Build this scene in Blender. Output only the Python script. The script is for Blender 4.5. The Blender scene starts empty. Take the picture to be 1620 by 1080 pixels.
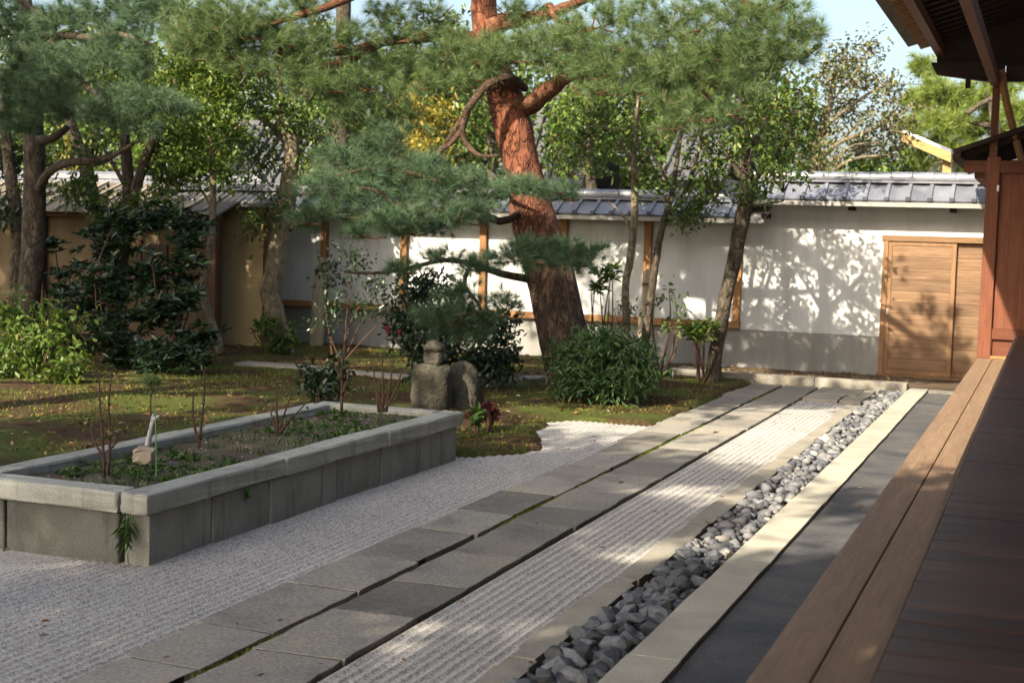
import bpy, bmesh, math, random
import numpy as np
from mathutils import Vector, Matrix
random.seed(7); RNG = np.random.default_rng(11)
S = bpy.context.scene; COL = S.collection

# ---------------------------------------------------------------- camera
H = 1.7; FPX = 2250.0; PW, PH = 1620.0, 1080.0
YAW, PIT, ROL = map(math.radians, (20.66, 4.20, 1.7))
FW = np.array([-math.sin(YAW)*math.cos(PIT), math.cos(YAW)*math.cos(PIT), -math.sin(PIT)])
_r = np.array([math.cos(YAW), math.sin(YAW), 0.0]); _u = np.cross(_r, FW)
RT = math.cos(ROL)*_r + math.sin(ROL)*_u; UP = -math.sin(ROL)*_r + math.cos(ROL)*_u
cam = bpy.data.cameras.new('camera'); cam_ob = bpy.data.objects.new('camera', cam); COL.objects.link(cam_ob)
cam.sensor_width = 36.0; cam.lens = 50.0; cam.clip_end = 2000; cam.clip_start = 0.1
m = Matrix.Identity(4)
for i in range(3):
    m[i][0], m[i][1], m[i][2] = RT[i], UP[i], -FW[i]
m[2][3] = H
cam_ob.matrix_world = m
cam.dof.use_dof = True; cam.dof.focus_distance = 9.0; cam.dof.aperture_fstop = 4.0
S.camera = cam_ob

# ---------------------------------------------------------------- light
SUND = np.array([0.42, 1.35, -1.0])
world = bpy.data.worlds.new('World'); S.world = world; world.use_nodes = True
nt = world.node_tree; nt.nodes.clear()
sky = nt.nodes.new('ShaderNodeTexSky'); sky.sky_type = 'NISHITA'; sky.sun_disc = False
sky.sun_elevation = math.atan2(1.0, math.hypot(.42, 1.35)); sky.sun_rotation = math.radians(197.3)
sky.air_density = 1.0; sky.dust_density = 5.0; sky.ozone_density = 0.6
bg = nt.nodes.new('ShaderNodeBackground'); bg.inputs[1].default_value = 0.12
wo = nt.nodes.new('ShaderNodeOutputWorld')
nt.links.new(sky.outputs[0], bg.inputs[0]); nt.links.new(bg.outputs[0], wo.inputs[0])
sun = bpy.data.lights.new('sun', 'SUN'); sun.energy = 5.0; sun.angle = math.radians(0.55); sun.color = (1.0, 0.87, 0.68)
sun_ob = bpy.data.objects.new('sun', sun); COL.objects.link(sun_ob)
sun_ob.rotation_euler = Vector(SUND).to_track_quat('-Z', 'Y').to_euler(); sun_ob.location = (-8, -20, 20)
S.view_settings.view_transform = 'Standard'; S.view_settings.look = 'None'
S.view_settings.exposure = 1.52; S.view_settings.gamma = 1.0; S.view_settings.use_curve_mapping = False
S.render.engine = 'CYCLES'; S.cycles.max_bounces = 8; S.cycles.transparent_max_bounces = 8
S.cycles.use_denoising = True

# ---------------------------------------------------------------- helpers
def at(px, py, Y):
    """world point seen at photo pixel (px,py) on the vertical plane y=Y"""
    d = FW + RT*(px-PW/2)/FPX - UP*(py-PH/2)/FPX
    return np.array([0, 0, H]) + d*(Y/d[1])
def atz(px, py, z=0.0):
    d = FW + RT*(px-PW/2)/FPX - UP*(py-PH/2)/FPX
    return np.array([0, 0, H]) + d*((z-H)/d[2])
def mpp(P):
    return float((np.array(P)-np.array([0, 0, H])) @ FW)/FPX

def base_of(o):
    return np.array(o.location) if o is not None else np.zeros(3)
def abs_base(o):
    b = np.zeros(3)
    while o is not None:
        b += np.array(o.location); o = o.parent
    return b
def link(o, parent=None):
    COL.objects.link(o)
    if parent is not None: o.parent = parent
    return o
def tag(o, label=None, cat=None, group=None, kind=None):
    if label: o['label'] = label
    if cat: o['category'] = cat
    if group: o['group'] = group
    if kind: o['kind'] = kind
    return o
def thing(name, loc, label, cat, group=None):
    o = bpy.data.objects.new(name, None); o.empty_display_size = .1
    o.location = Vector(loc); link(o)
    return tag(o, label, cat, group)
def make_mesh(name, V, F, mat, smooth=False):
    """V (n,3); F list of faces, or array (m,k)"""
    me = bpy.data.meshes.new(name)
    V = np.asarray(V, dtype=np.float32)
    if isinstance(F, np.ndarray):
        n, k = F.shape
        me.vertices.add(len(V)); me.vertices.foreach_set('co', V.ravel())
        me.loops.add(n*k); me.loops.foreach_set('vertex_index', F.astype(np.int32).ravel())
        me.polygons.add(n); me.polygons.foreach_set('loop_start', np.arange(0, n*k, k, dtype=np.int32))
        me.update(calc_edges=True); me.validate()
    else:
        me.from_pydata([tuple(map(float, v)) for v in V], [], [tuple(map(int, f)) for f in F]); me.update()
    if smooth: me.polygons.foreach_set('use_smooth', np.ones(len(me.polygons), dtype=bool))
    if mat is not None: me.materials.append(mat)
    return me
def put(name, V, F, mat, parent=None, smooth=False, kind=None, own=False):
    """mesh given in world coordinates; own=True puts its origin at its centre"""
    V = np.asarray(V, dtype=float)
    pb = abs_base(parent)
    c = V.mean(0) if own else pb
    o = bpy.data.objects.new(name, make_mesh(name, V-c, F, mat, smooth))
    link(o, parent); o.location = Vector(c-pb)
    if kind: o['kind'] = kind
    return o
def place(name, me, loc, parent=None, rot=(0, 0, 0), scale=(1, 1, 1)):
    o = bpy.data.objects.new(name, me); link(o, parent)
    o.location = Vector(np.array(loc, float)-abs_base(parent)); o.rotation_euler = rot; o.scale = scale
    return o

class MB:
    def __init__(s): s.V = []; s.F = []
    def add(s, V, F):
        b = len(s.V); s.V += [tuple(v) for v in V]; s.F += [tuple(int(i)+b for i in f) for f in F]; return s
    def box(s, x0, x1, y0, y1, z0, z1):
        V = [(x, y, z) for x in (x0, x1) for y in (y0, y1) for z in (z0, z1)]
        return s.add(V, [(0, 1, 3, 2), (4, 6, 7, 5), (0, 4, 5, 1), (2, 3, 7, 6), (0, 2, 6, 4), (1, 5, 7, 3)])
    def hexa(s, P):     # P: 4 bottom points ccw, 4 top points ccw
        return s.add(P, [(3, 2, 1, 0), (4, 5, 6, 7), (0, 1, 5, 4), (1, 2, 6, 5), (2, 3, 7, 6), (3, 0, 4, 7)])
    def tube(s, pts, rads, sides=8, jit=0.0, sub=4):
        V, F = tube(pts, rads, sides, jit, sub); return s.add(V, F)
    def put(s, name, mat, parent=None, **k): return put(name, np.array(s.V), s.F, mat, parent, **k)

def catmull(P, sub):
    P = np.asarray(P, float)
    if len(P) < 3 or sub <= 1: return P
    Q = np.vstack([2*P[0]-P[1], P, 2*P[-1]-P[-2]]); out = []
    for i in range(1, len(Q)-2):
        p0, p1, p2, p3 = Q[i-1:i+3]
        for t in np.linspace(0, 1, sub, endpoint=False):
            out.append(.5*(2*p1+(p2-p0)*t+(2*p0-5*p1+4*p2-p3)*t*t+(3*p1-p0-3*p2+p3)*t**3))
    out.append(Q[-2]); return np.array(out)
def tube(pts, rads, sides=8, jit=0.0, sub=4, rng=None):
    rng = rng or RNG
    R = np.asarray(rads, float).reshape(-1, 1)
    P = np.hstack([np.asarray(pts, float), np.broadcast_to(R, (len(pts), 1)) if len(R) == 1 else R])
    P = catmull(P, sub); C = P[:, :3]; r = np.abs(P[:, 3])
    n = len(C); T = np.gradient(C, axis=0); T /= np.linalg.norm(T, axis=1)[:, None]+1e-9
    a = np.cross(T[0], [.3, .9, .2]); a /= np.linalg.norm(a)
    V = []; ang = np.linspace(0, 2*np.pi, sides, endpoint=False)
    ph = rng.uniform(0, 6.28, 3)
    for i in range(n):
        a = a-T[i]*(a@T[i]); a /= np.linalg.norm(a); b = np.cross(T[i], a)
        k = 1+jit*(np.sin(ang*3+ph[0]+i*.35)*.5+np.sin(ang*2+ph[1]-i*.2)*.5+rng.uniform(-.5, .5, sides))
        V.append(C[i]+(np.cos(ang)*r[i]*k)[:, None]*a+(np.sin(ang)*r[i]*k)[:, None]*b)
    V = np.vstack(V); F = []
    for i in range(n-1):
        for j in range(sides):
            k = (j+1) % sides
            F.append((i*sides+j, i*sides+k, (i+1)*sides+k, (i+1)*sides+j))
    F.append(tuple(range(sides))[::-1]); F.append(tuple((n-1)*sides+j for j in range(sides)))
    return V, F

def bevel_box(name, sx, sy, sz, mat, bev=.01, jit=0.0, seg=1, seed=0, cuts=0):
    rg = random.Random(seed)
    bm = bmesh.new(); bmesh.ops.create_cube(bm, size=1)
    for v in bm.verts: v.co = Vector((v.co.x*sx, v.co.y*sy, v.co.z*sz))
    if cuts: bmesh.ops.subdivide_edges(bm, edges=bm.edges[:], cuts=cuts, use_grid_fill=True)
    if bev:
        es = [e for e in bm.edges if len(e.link_faces) == 2 and e.calc_face_angle(0) > .5]
        bmesh.ops.bevel(bm, geom=es, offset=bev, segments=seg, affect='EDGES', profile=.5)
    if jit:
        for v in bm.verts: v.co += Vector((rg.uniform(-1, 1), rg.uniform(-1, 1), rg.uniform(-1, 1)))*jit
    me = bpy.data.meshes.new(name); bm.to_mesh(me); bm.free(); me.materials.append(mat); return me

def rock_mesh(name, mat, seed, sub=2, dims=(1, 1, 1), rough=.18, facet=.0):
    rg = np.random.default_rng(seed)
    bm = bmesh.new(); bmesh.ops.create_icosphere(bm, subdivisions=sub, radius=1.0)
    nc = 14 if facet else 7; D = rg.normal(size=(nc, 3)); D /= np.linalg.norm(D, axis=1)[:, None]; off = rg.uniform(.55, .92, nc)
    W = rg.normal(size=(4, 3))*2.2; ph = rg.uniform(0, 6, 4)
    for v in bm.verts:
        p = np.array(v.co)
        for d, o_ in zip(D, off):               # cut flat facets
            h = p@d
            if h > o_: p = p-d*(h-o_)*.95
        k = 1+rough*np.mean([math.sin(float(p@w)+f) for w, f in zip(W, ph)])
        v.co = Vector(p*k*np.array(dims))
    me = bpy.data.meshes.new(name); bm.to_mesh(me); bm.free(); me.materials.append(mat)
    me.polygons.foreach_set('use_smooth', np.full(len(me.polygons), not facet)); return me

# ---------------------------------------------------------------- materials
def new_mat(name):
    mt = bpy.data.materials.new(name); mt.use_nodes = True
    n = mt.node_tree; n.nodes.clear(); return mt, n
def N(n, t, **k):
    x = n.nodes.new('ShaderNode'+t)
    for a, b in k.items(): setattr(x, a, b)
    return x
def coords(n, stretch=(1, 1, 1), mode='Object', rnd=True):
    tc = N(n, 'TexCoord'); mp = N(n, 'Mapping'); mp.inputs['Scale'].default_value = stretch
    if mode == 'World':
        g = N(n, 'NewGeometry'); n.links.new(g.outputs['Position'], mp.inputs[0])
    elif rnd:
        oi = N(n, 'ObjectInfo'); mu = N(n, 'VectorMath', operation='MULTIPLY_ADD')
        cmb = N(n, 'CombineXYZ'); 
        for i in range(3): n.links.new(oi.outputs['Random'], cmb.inputs[i])
        mu.inputs[1].default_value = (17.3, 9.1, 23.7)
        n.links.new(cmb.outputs[0], mu.inputs[0]); n.links.new(tc.outputs['Object'], mu.inputs[2]); n.links.new(mu.outputs[0], mp.inputs[0])
    else: n.links.new(tc.outputs['Object'], mp.inputs[0])
    return mp.outputs[0]
def noise(n, v, scale, detail=5, rough=.6, dist=0):
    x = N(n, 'TexNoise'); x.inputs['Scale'].default_value = scale; x.inputs['Detail'].default_value = detail
    x.inputs['Roughness'].default_value = rough; x.inputs['Distortion'].default_value = dist
    n.links.new(v, x.inputs['Vector']); return x.outputs['Fac']
def ramp(n, fac, stops):
    x = N(n, 'ValToRGB'); e = x.color_ramp.elements
    while len(e) < len(stops): e.new(.5)
    for k, (p, c) in zip(e, stops): k.position = p; k.color = (*c, 1) if len(c) == 3 else c
    n.links.new(fac, x.inputs[0]); return x.outputs[0]
def mix(n, fac, a, b, mode='MIX'):
    x = N(n, 'Mix', data_type='RGBA', blend_type=mode)
    if isinstance(fac, (int, float)): x.inputs[0].default_value = fac
    else: n.links.new(fac, x.inputs[0])
    for s, v in ((6, a), (7, b)):
        if isinstance(v, tuple): x.inputs[s].default_value = (*v, 1)
        else: n.links.new(v, x.inputs[s])
    return x.outputs[2]
def finish(mt, n, col, rough=.8, hs=None, strength=.3, dist=.01, spec=.3, tint=0.0):
    b = N(n, 'BsdfPrincipled'); o = N(n, 'OutputMaterial')
    if tint:
        oi = N(n, 'ObjectInfo'); mr = N(n, 'MapRange'); mr.inputs[3].default_value = 1-tint; mr.inputs[4].default_value = 1+tint
        n.links.new(oi.outputs['Random'], mr.inputs[0])
        hv = N(n, 'HueSaturation'); n.links.new(mr.outputs[0], hv.inputs['Value']); n.links.new(col, hv.inputs['Color']); col = hv.outputs[0]
    if isinstance(col, tuple): b.inputs['Base Color'].default_value = (*col, 1)
    else: n.links.new(col, b.inputs['Base Color'])
    if isinstance(rough, (int, float)): b.inputs['Roughness'].default_value = rough
    else: n.links.new(rough, b.inputs['Roughness'])
    b.inputs['Specular IOR Level'].default_value = spec
    if hs is not None:
        bp = N(n, 'Bump'); bp.inputs['Strength'].default_value = strength; bp.inputs['Distance'].default_value = dist
        n.links.new(hs, bp.inputs['Height']); n.links.new(bp.outputs[0], b.inputs['Normal'])
    n.links.new(b.outputs[0], o.inputs[0]); return mt
def mat(name, c1, c2, scale=4, stretch=(1, 1, 1), rough=.85, bump=.3, dist=.01, fine=60, speck=.25, mode='Object', tint=.0, spec=.25, c3=None, rnd=True, cfine=None):
    mt, n = new_mat(name); v = coords(n, stretch, mode, rnd)
    a = noise(n, v, scale, 6, .62, .3); f = noise(n, v, fine, 4, .6)
    st = [(.3, c1), (.7, c2)] if c3 is None else [(.25, c1), (.5, c2), (.75, c3)]
    c = ramp(n, a, st)
    if speck:
        g = ramp(n, f, [(.3, (1-speck,)*3), (.7, (1+0*speck,)*3)]); c = mix(n, 1.0, c, g, 'MULTIPLY')
    ad = N(n, 'Math', operation='ADD'); n.links.new(a, ad.inputs[0]); n.links.new(f, ad.inputs[1])
    return finish(mt, n, c, rough, ad.outputs[0], bump, dist, spec, tint)
def leaf_mat(name, cols, rough=.45, trans=.35, spec=.4):
    mt, n = new_mat(name); g = N(n, 'NewGeometry')
    c = ramp(n, g.outputs['Random Per Island'], [(i/(len(cols)-1), x) for i, x in enumerate(cols)])
    b = N(n, 'BsdfPrincipled'); b.inputs['Roughness'].default_value = rough; b.inputs['Specular IOR Level'].default_value = spec
    n.links.new(c, b.inputs['Base Color'])
    t = N(n, 'BsdfTranslucent'); tc = mix(n, 1.0, c, (1.0, 1.0, .45), 'MULTIPLY'); n.links.new(tc, t.inputs[0])
    ms = N(n, 'MixShader'); ms.inputs[0].default_value = trans
    o = N(n, 'OutputMaterial'); n.links.new(b.outputs[0], ms.inputs[1]); n.links.new(t.outputs[0], ms.inputs[2]); n.links.new(ms.outputs[0], o.inputs[0])
    return mt

def gravel_mat():
    mt, n = new_mat('raked_gravel'); v = coords(n, (1, 1, 1), 'World')
    def vor(sc):
        x = N(n, 'TexVoronoi'); x.inputs['Scale'].default_value = sc; n.links.new(v, x.inputs['Vector']); return x
    a, b2 = vor(140), vor(300)
    bw = N(n, 'RGBToBW'); n.links.new(a.outputs['Color'], bw.inputs[0])
    c = ramp(n, bw.outputs[0], [(.15, (.225, .22, .205)), (.45, (.425, .415, .385)), (.8, (.585, .57, .53))])
    bw2 = N(n, 'RGBToBW'); n.links.new(b2.outputs['Color'], bw2.inputs[0])
    c = mix(n, 1.0, c, ramp(n, bw2.outputs[0], [(.2, (.7, .7, .7)), (.7, (1, 1, 1))]), 'MULTIPLY')
    big = noise(n, v, 1.3, 4); c = mix(n, 1.0, c, ramp(n, big, [(.3, (.86, .86, .88)), (.7, (1, 1, 1))]), 'MULTIPLY')
    iv = N(n, 'Math', operation='SUBTRACT'); iv.inputs[0].default_value = 1; n.links.new(a.outputs['Distance'], iv.inputs[1])
    return finish(mt, n, c, .95, iv.outputs[0], .4, .005, .15)
def moss_mat():
    mt, n = new_mat('moss_and_litter'); v = coords(n, (1, 1, 1), 'World')
    a = noise(n, v, 1.1, 6, .65, .4); f = noise(n, v, 26, 5, .7); g = noise(n, v, 130, 3, .6)
    green = ramp(n, f, [(.3, (.030, .046, .011)), (.55, (.085, .105, .024)), (.75, (.155, .155, .042))])
    brown = ramp(n, f, [(.3, (.028, .018, .011)), (.55, (.078, .046, .026)), (.75, (.15, .092, .052))])
    w = ramp(n, a, [(.42, (0, 0, 0)), (.56, (1, 1, 1))])
    c = mix(n, w, green, brown)
    c = mix(n, 1.0, c, ramp(n, g, [(.3, (.6, .6, .6)), (.65, (1, 1, 1))]), 'MULTIPLY')
    ad = N(n, 'Math', operation='ADD'); n.links.new(f, ad.inputs[0]); n.links.new(g, ad.inputs[1])
    return finish(mt, n, c, .95, ad.outputs[0], .8, .02, .1)
def bark_mat(name, dark, mid, light, sc=9, stretch=(1, 1, .3), bump=.8, grad=None):
    """grad=(z0,z1,colour a, colour b): the species' own change of bark with height"""
    mt, n = new_mat(name); v = coords(n, stretch, 'World')
    vo = N(n, 'TexVoronoi', feature='DISTANCE_TO_EDGE'); vo.inputs['Scale'].default_value = sc; 
    nz = noise(n, v, 4, 4); vm = N(n, 'VectorMath', operation='ADD'); n.links.new(v, vm.inputs[0])
    cb = N(n, 'CombineXYZ'); n.links.new(nz, cb.inputs[0]); n.links.new(nz, cb.inputs[1]); n.links.new(cb.outputs[0], vm.inputs[1])
    n.links.new(vm.outputs[0], vo.inputs['Vector'])
    e = ramp(n, vo.outputs[0], [(.0, (0, 0, 0)), (.16, (1, 1, 1))])
    f = noise(n, v, 14, 6, .7)
    c = ramp(n, f, [(.3, dark), (.5, mid), (.72, light)])
    if grad:
        g = N(n, 'NewGeometry'); sp = N(n, 'SeparateXYZ'); n.links.new(g.outputs['Position'], sp.inputs[0])
        big = noise(n, coords(n, (1, 1, 1), 'World'), 2.2, 4)
        ma = N(n, 'Math', operation='MULTIPLY_ADD'); ma.inputs[1].default_value = 1.1; n.links.new(big, ma.inputs[0]); n.links.new(sp.outputs[2], ma.inputs[2])
        mr = N(n, 'MapRange'); mr.inputs[1].default_value = grad[0]+.55; mr.inputs[2].default_value = grad[1]+.55; n.links.new(ma.outputs[0], mr.inputs[0])
        c2 = ramp(n, f, [(.3, grad[2]), (.5, grad[3]), (.72, grad[4])]); c = mix(n, mr.outputs[0], c, c2)
    c = mix(n, e, mix(n, .42, c, (.01, .008, .006)), c)
    mp = N(n, 'Math', operation='ADD'); bw = N(n, 'RGBToBW'); n.links.new(e, bw.inputs[0]); n.links.new(bw.outputs[0], mp.inputs[0]); n.links.new(f, mp.inputs[1])
    return finish(mt, n, c, .9, mp.outputs[0], bump, .03, .15)
def wood_mat(name, c1, c2, axis=1, rough=.6, tint=.15, bump=.25, spec=.3, sc=1.0):
    st = [14*sc]*3; st[axis] = .9*sc
    mt, n = new_mat(name); v = coords(n, tuple(st))
    a = noise(n, v, 1.2, 6, .7, 1.2); f = noise(n, v, 6, 4, .6)
    c = ramp(n, a, [(.3, c1), (.68, c2)])
    c = mix(n, 1.0, c, ramp(n, f, [(.3, (.72, .72, .72)), (.65, (1, 1, 1))]), 'MULTIPLY')
    return finish(mt, n, c, rough, f, bump, .004, spec, tint)
def plaster_mat(name, c1, c2, stain):
    mt, n = new_mat(name); v = coords(n, (1, 1, 1), 'World')
    a = noise(n, v, 1.6, 6, .6); s = noise(n, coords(n, (2.2, 2.2, .35), 'World'), 1.6, 5, .6); f = noise(n, v, 90, 3)
    c = ramp(n, a, [(.3, c1), (.7, c2)])
    c = mix(n, ramp(n, s, [(.45, (0, 0, 0)), (.72, (.75, .75, .75))]), c, stain)
    return finish(mt, n, c, .9, f, .12, .004, .2)

M_gravel = gravel_mat(); M_moss = moss_mat()
M_earth = mat('bare_earth', (.05, .035, .022), (.14, .10, .06), 3, fine=40, mode='World', bump=.6, dist=.02)
M_joint = mat('dark_joint_soil', (.018, .015, .012), (.045, .038, .028), 6, fine=60, mode='World')
M_soil = mat('planter_soil', (.08, .058, .04), (.17, .135, .09), 5, fine=70, mode='World', bump=.8, dist=.02, speck=.5)
M_pave = mat('paving_stone', (.16, .15, .128), (.255, .243, .212), 2.6, fine=55, speck=.5, tint=.45, rough=.75, bump=.5, dist=.008, c3=(.30, .26, .19))
M_granite = mat('granite', (.26, .255, .235), (.40, .39, .35), 3, fine=120, speck=.45, tint=.1, bump=.25, dist=.004)
M_pale = mat('pale_granite', (.33, .315, .26), (.47, .45, .375), 3, fine=130, speck=.3, tint=.06, bump=.2, dist=.004)
M_edge = mat('edging_stone', (.23, .215, .175), (.35, .33, .275), 4, fine=110, speck=.35, tint=.1, bump=.25, dist=.004)
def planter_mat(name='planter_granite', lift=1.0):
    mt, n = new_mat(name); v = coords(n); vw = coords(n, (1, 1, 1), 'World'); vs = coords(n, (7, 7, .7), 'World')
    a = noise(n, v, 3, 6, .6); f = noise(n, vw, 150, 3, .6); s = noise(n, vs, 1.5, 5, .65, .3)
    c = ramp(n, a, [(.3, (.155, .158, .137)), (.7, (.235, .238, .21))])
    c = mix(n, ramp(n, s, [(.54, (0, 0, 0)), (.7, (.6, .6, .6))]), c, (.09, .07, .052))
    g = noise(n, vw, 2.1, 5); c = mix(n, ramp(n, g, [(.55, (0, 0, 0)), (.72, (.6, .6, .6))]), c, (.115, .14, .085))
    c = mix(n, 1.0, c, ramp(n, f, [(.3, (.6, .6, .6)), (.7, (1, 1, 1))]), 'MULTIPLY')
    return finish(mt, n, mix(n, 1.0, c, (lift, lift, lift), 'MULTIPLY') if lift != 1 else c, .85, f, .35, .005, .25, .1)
M_plant = planter_mat(); M_cap = planter_mat('planter_cap_lit_granite', 1.8); M_side = planter_mat('planter_side_lit_granite', 1.4); M_front = planter_mat('planter_front_shaded_granite', .62)  # same granite: lift paints light onto caps and long side, shade onto the front
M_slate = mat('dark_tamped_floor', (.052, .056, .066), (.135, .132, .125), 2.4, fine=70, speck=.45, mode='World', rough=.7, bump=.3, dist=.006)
M_peb = mat('pebble_grey', (.062, .072, .088), (.135, .145, .158), 2.5, fine=40, speck=.3, tint=.4, rough=.7, bump=.2, dist=.004)
M_rock = mat('mossy_rock', (.032, .030, .022), (.062, .058, .042), 4.5, fine=30, speck=.5, bump=1.0, dist=.03, c3=(.105, .097, .074))
M_pink = mat('pinkish_rock', (.30, .25, .19), (.44, .38, .31), 5, fine=60, bump=.5, dist=.01)
M_white = plaster_mat('white_plaster', (.47, .49, .50), (.54, .56, .56), (.36, .365, .355))
M_dado = plaster_mat('grey_plaster', (.21, .213, .205), (.265, .267, .255), (.17, .16, .14))
M_tan = plaster_mat('tan_plaster', (.40, .31, .165), (.46, .365, .20), (.54, .45, .28))
M_tile = mat('roof_tile_grey', (.095, .105, .128), (.175, .188, .215), 5, fine=50, speck=.2, tint=.14, rough=.42, bump=.15, dist=.004, spec=.5)
M_mortar = mat('roof_mortar', (.26, .255, .24), (.38, .37, .345), 6, fine=60, bump=.3)
M_shedwall = plaster_mat('shaded_earth_plaster', (.055, .040, .022), (.075, .055, .032), (.10, .076, .046))  # the tan plaster darkened for the shade the shed stands in
M_oldroof = mat('weathered_roof_sheet', (.10, .085, .062), (.19, .165, .125), 2.5, stretch=(1, .3, 1), fine=40, rough=.7, tint=.15, bump=.2)
M_rib = mat('roof_batten', (.24, .215, .165), (.36, .32, .25), 4, fine=40)
M_post = wood_mat('orange_timber', (.20, .095, .035), (.36, .19, .075), 2, .65)
M_postx = wood_mat('orange_timber_beam', (.20, .095, .035), (.36, .19, .075), 0, .65)
M_door = wood_mat('door_cedar', (.115, .064, .034), (.22, .138, .078), 0, .6, .18)
M_doorf = wood_mat('door_frame_cedar', (.16, .085, .04), (.26, .15, .075), 2, .6)
M_doorfx = wood_mat('door_head_cedar', (.12, .066, .032), (.20, .118, .06), 0, .6)
M_deck = wood_mat('deck_dark_planks', (.05, .026, .018), (.105, .06, .043), 0, .42, .3, .35, .4)
M_deckedge = wood_mat('deck_edge_timber', (.185, .122, .076), (.275, .188, .118), 1, .6, .06, .25)
M_red = wood_mat('red_timber', (.10, .03, .014), (.175, .06, .028), 2, .55, .12)
M_redy = wood_mat('red_timber_along', (.10, .03, .014), (.18, .06, .028), 1, .6, .12)
M_redx = wood_mat('red_timber_across', (.085, .024, .011), (.15, .048, .022), 0, .6, .12)
M_dark = wood_mat('dark_timber', (.016, .009, .006), (.038, .022, .014), 0, .75, .2)
M_roofbark = mat('roof_edge_bark', (.10, .085, .065), (.20, .165, .12), 6, stretch=(1, 1, 6), fine=60, bump=.6)
M_shed = wood_mat('shed_timber', (.055, .026, .016), (.11, .055, .032), 2, .8)
M_buttress = mat('weathered_post', (.22, .19, .13), (.36, .32, .24), 5, stretch=(1, 1, .3), fine=40, bump=.5)
M_yellow = wood_mat('yellow_new_timber', (.27, .18, .065), (.36, .245, .095), 0, .6, .05)
M_faroof = mat('pale_roof_tile', (.055, .06, .068), (.105, .108, .112), 5, fine=30, speck=.3, rough=.6)
M_paper = mat('white_board', (.75, .72, .68), (.84, .82, .78), 3, fine=50, speck=.1)
M_metal = mat('dull_metal', (.30, .30, .30), (.42, .42, .42), 8, rough=.4, bump=.05)
M_redbark = bark_mat('red_pine_bark', (.06, .042, .032), (.125, .088, .065), (.21, .155, .115), 9, (1, 1, .33), .9,
                     (1.0, 2.3, (.09, .034, .021), (.17, .064, .036), (.26, .118, .07)))
M_bough = bark_mat('red_bough_bark', (.07, .035, .022), (.155, .07, .04), (.27, .14, .08), 20, (1, 1, 1), .6)
M_limb = bark_mat('brown_limb_bark', (.035, .024, .017), (.085, .055, .036), (.16, .105, .07), 24, (1, 1, 1), .7)
M_bark = bark_mat('grey_brown_bark', (.030, .025, .019), (.085, .07, .052), (.16, .14, .11), 16, (1, 1, .35), .7)
M_palebark = bark_mat('pale_bark', (.085, .07, .045), (.18, .15, .10), (.29, .25, .18), 14, (1, 1, .5), .5)
M_stem = mat('dark_stem', (.05, .028, .020), (.12, .07, .05), 12, fine=60)
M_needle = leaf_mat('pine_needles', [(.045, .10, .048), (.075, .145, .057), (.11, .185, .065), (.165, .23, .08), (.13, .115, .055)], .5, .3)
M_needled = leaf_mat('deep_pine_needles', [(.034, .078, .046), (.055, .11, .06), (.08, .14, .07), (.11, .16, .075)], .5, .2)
M_needley = leaf_mat('yellow_green_needles', [(.09, .15, .03), (.15, .21, .04), (.23, .27, .05)], .5, .3)
M_leaf = leaf_mat('green_leaves', [(.03, .065, .016), (.055, .105, .024), (.085, .15, .032), (.14, .19, .04), (.10, .085, .035)], .36, .38)
M_bamboo = leaf_mat('bamboo_grass_leaves', [(.024, .065, .028), (.04, .095, .036), (.065, .13, .045), (.10, .16, .055), (.05, .10, .03)], .4, .3)
M_leafl = leaf_mat('light_green_leaves', [(.05, .105, .02), (.09, .16, .03), (.13, .20, .04), (.18, .22, .045), (.06, .12, .025)], .38, .45)
M_leafy = leaf_mat('yellow_leaves', [(.13, .14, .02), (.24, .20, .03), (.36, .26, .04), (.10, .13, .03)], .45, .4)
M_leafd = leaf_mat('dark_glossy_leaves', [(.010, .026, .012), (.018, .040, .018), (.028, .056, .022), (.04, .07, .03)], .3, .2, .5)
M_leafo = leaf_mat('olive_brown_leaves', [(.05, .07, .026), (.085, .10, .038), (.13, .135, .05), (.15, .115, .055)], .45, .3)
M_litter = leaf_mat('fallen_leaf', [(.10, .05, .022), (.16, .09, .04), (.24, .16, .08), (.12, .06, .03), (.34, .29, .18)], .7, .15, .15)
M_grass = leaf_mat('grass_blades', [(.03, .07, .015), (.05, .11, .02), (.09, .15, .03)], .5, .3)
M_flower = leaf_mat('red_petals', [(.20, .02, .03), (.30, .03, .045)], .5, .3)
M_redleaf = leaf_mat('crimson_leaves', [(.05, .008, .014), (.09, .012, .022)], .5, .3)
M_drift = mat('bleached_wood', (.30, .29, .30), (.62, .61, .62), 9, stretch=(1, 1, .4), fine=30, speck=.5, bump=.6)
M_stake = mat('green_stake', (.10, .26, .10), (.14, .32, .14), 6)

# ---------------------------------------------------------------- ground sheets
def grid(xs, ys, zf):
    X, Y = np.meshgrid(xs, ys); Z = zf(X, Y)
    V = np.stack([X.ravel(), Y.ravel(), Z.ravel()], 1); w = len(xs); h = len(ys)
    i = (np.arange(h-1)[:, None]*w+np.arange(w-1)[None]).ravel()
    return V, np.stack([i, i+1, i+w+1, i+w], 1)
_k = RNG.normal(size=(14, 2)); _p = RNG.uniform(0, 6.28, 14)
def wob(X, Y, f=1.0):
    return sum(np.sin((X*_k[i, 0]+Y*_k[i, 1])*f*(1+.35*i)+_p[i])/(1+.4*i) for i in range(14))/3.2

V, F = grid(np.r_[np.linspace(-400, -40, 8), np.linspace(-30, 30, 25), np.linspace(40, 400, 8)],
            np.r_[np.linspace(-300, -40, 6), np.linspace(-30, 60, 40), np.linspace(80, 600, 8)], lambda X, Y: -.09+0*X)
tag(put('ground', V, F, M_earth), kind='structure')

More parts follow.
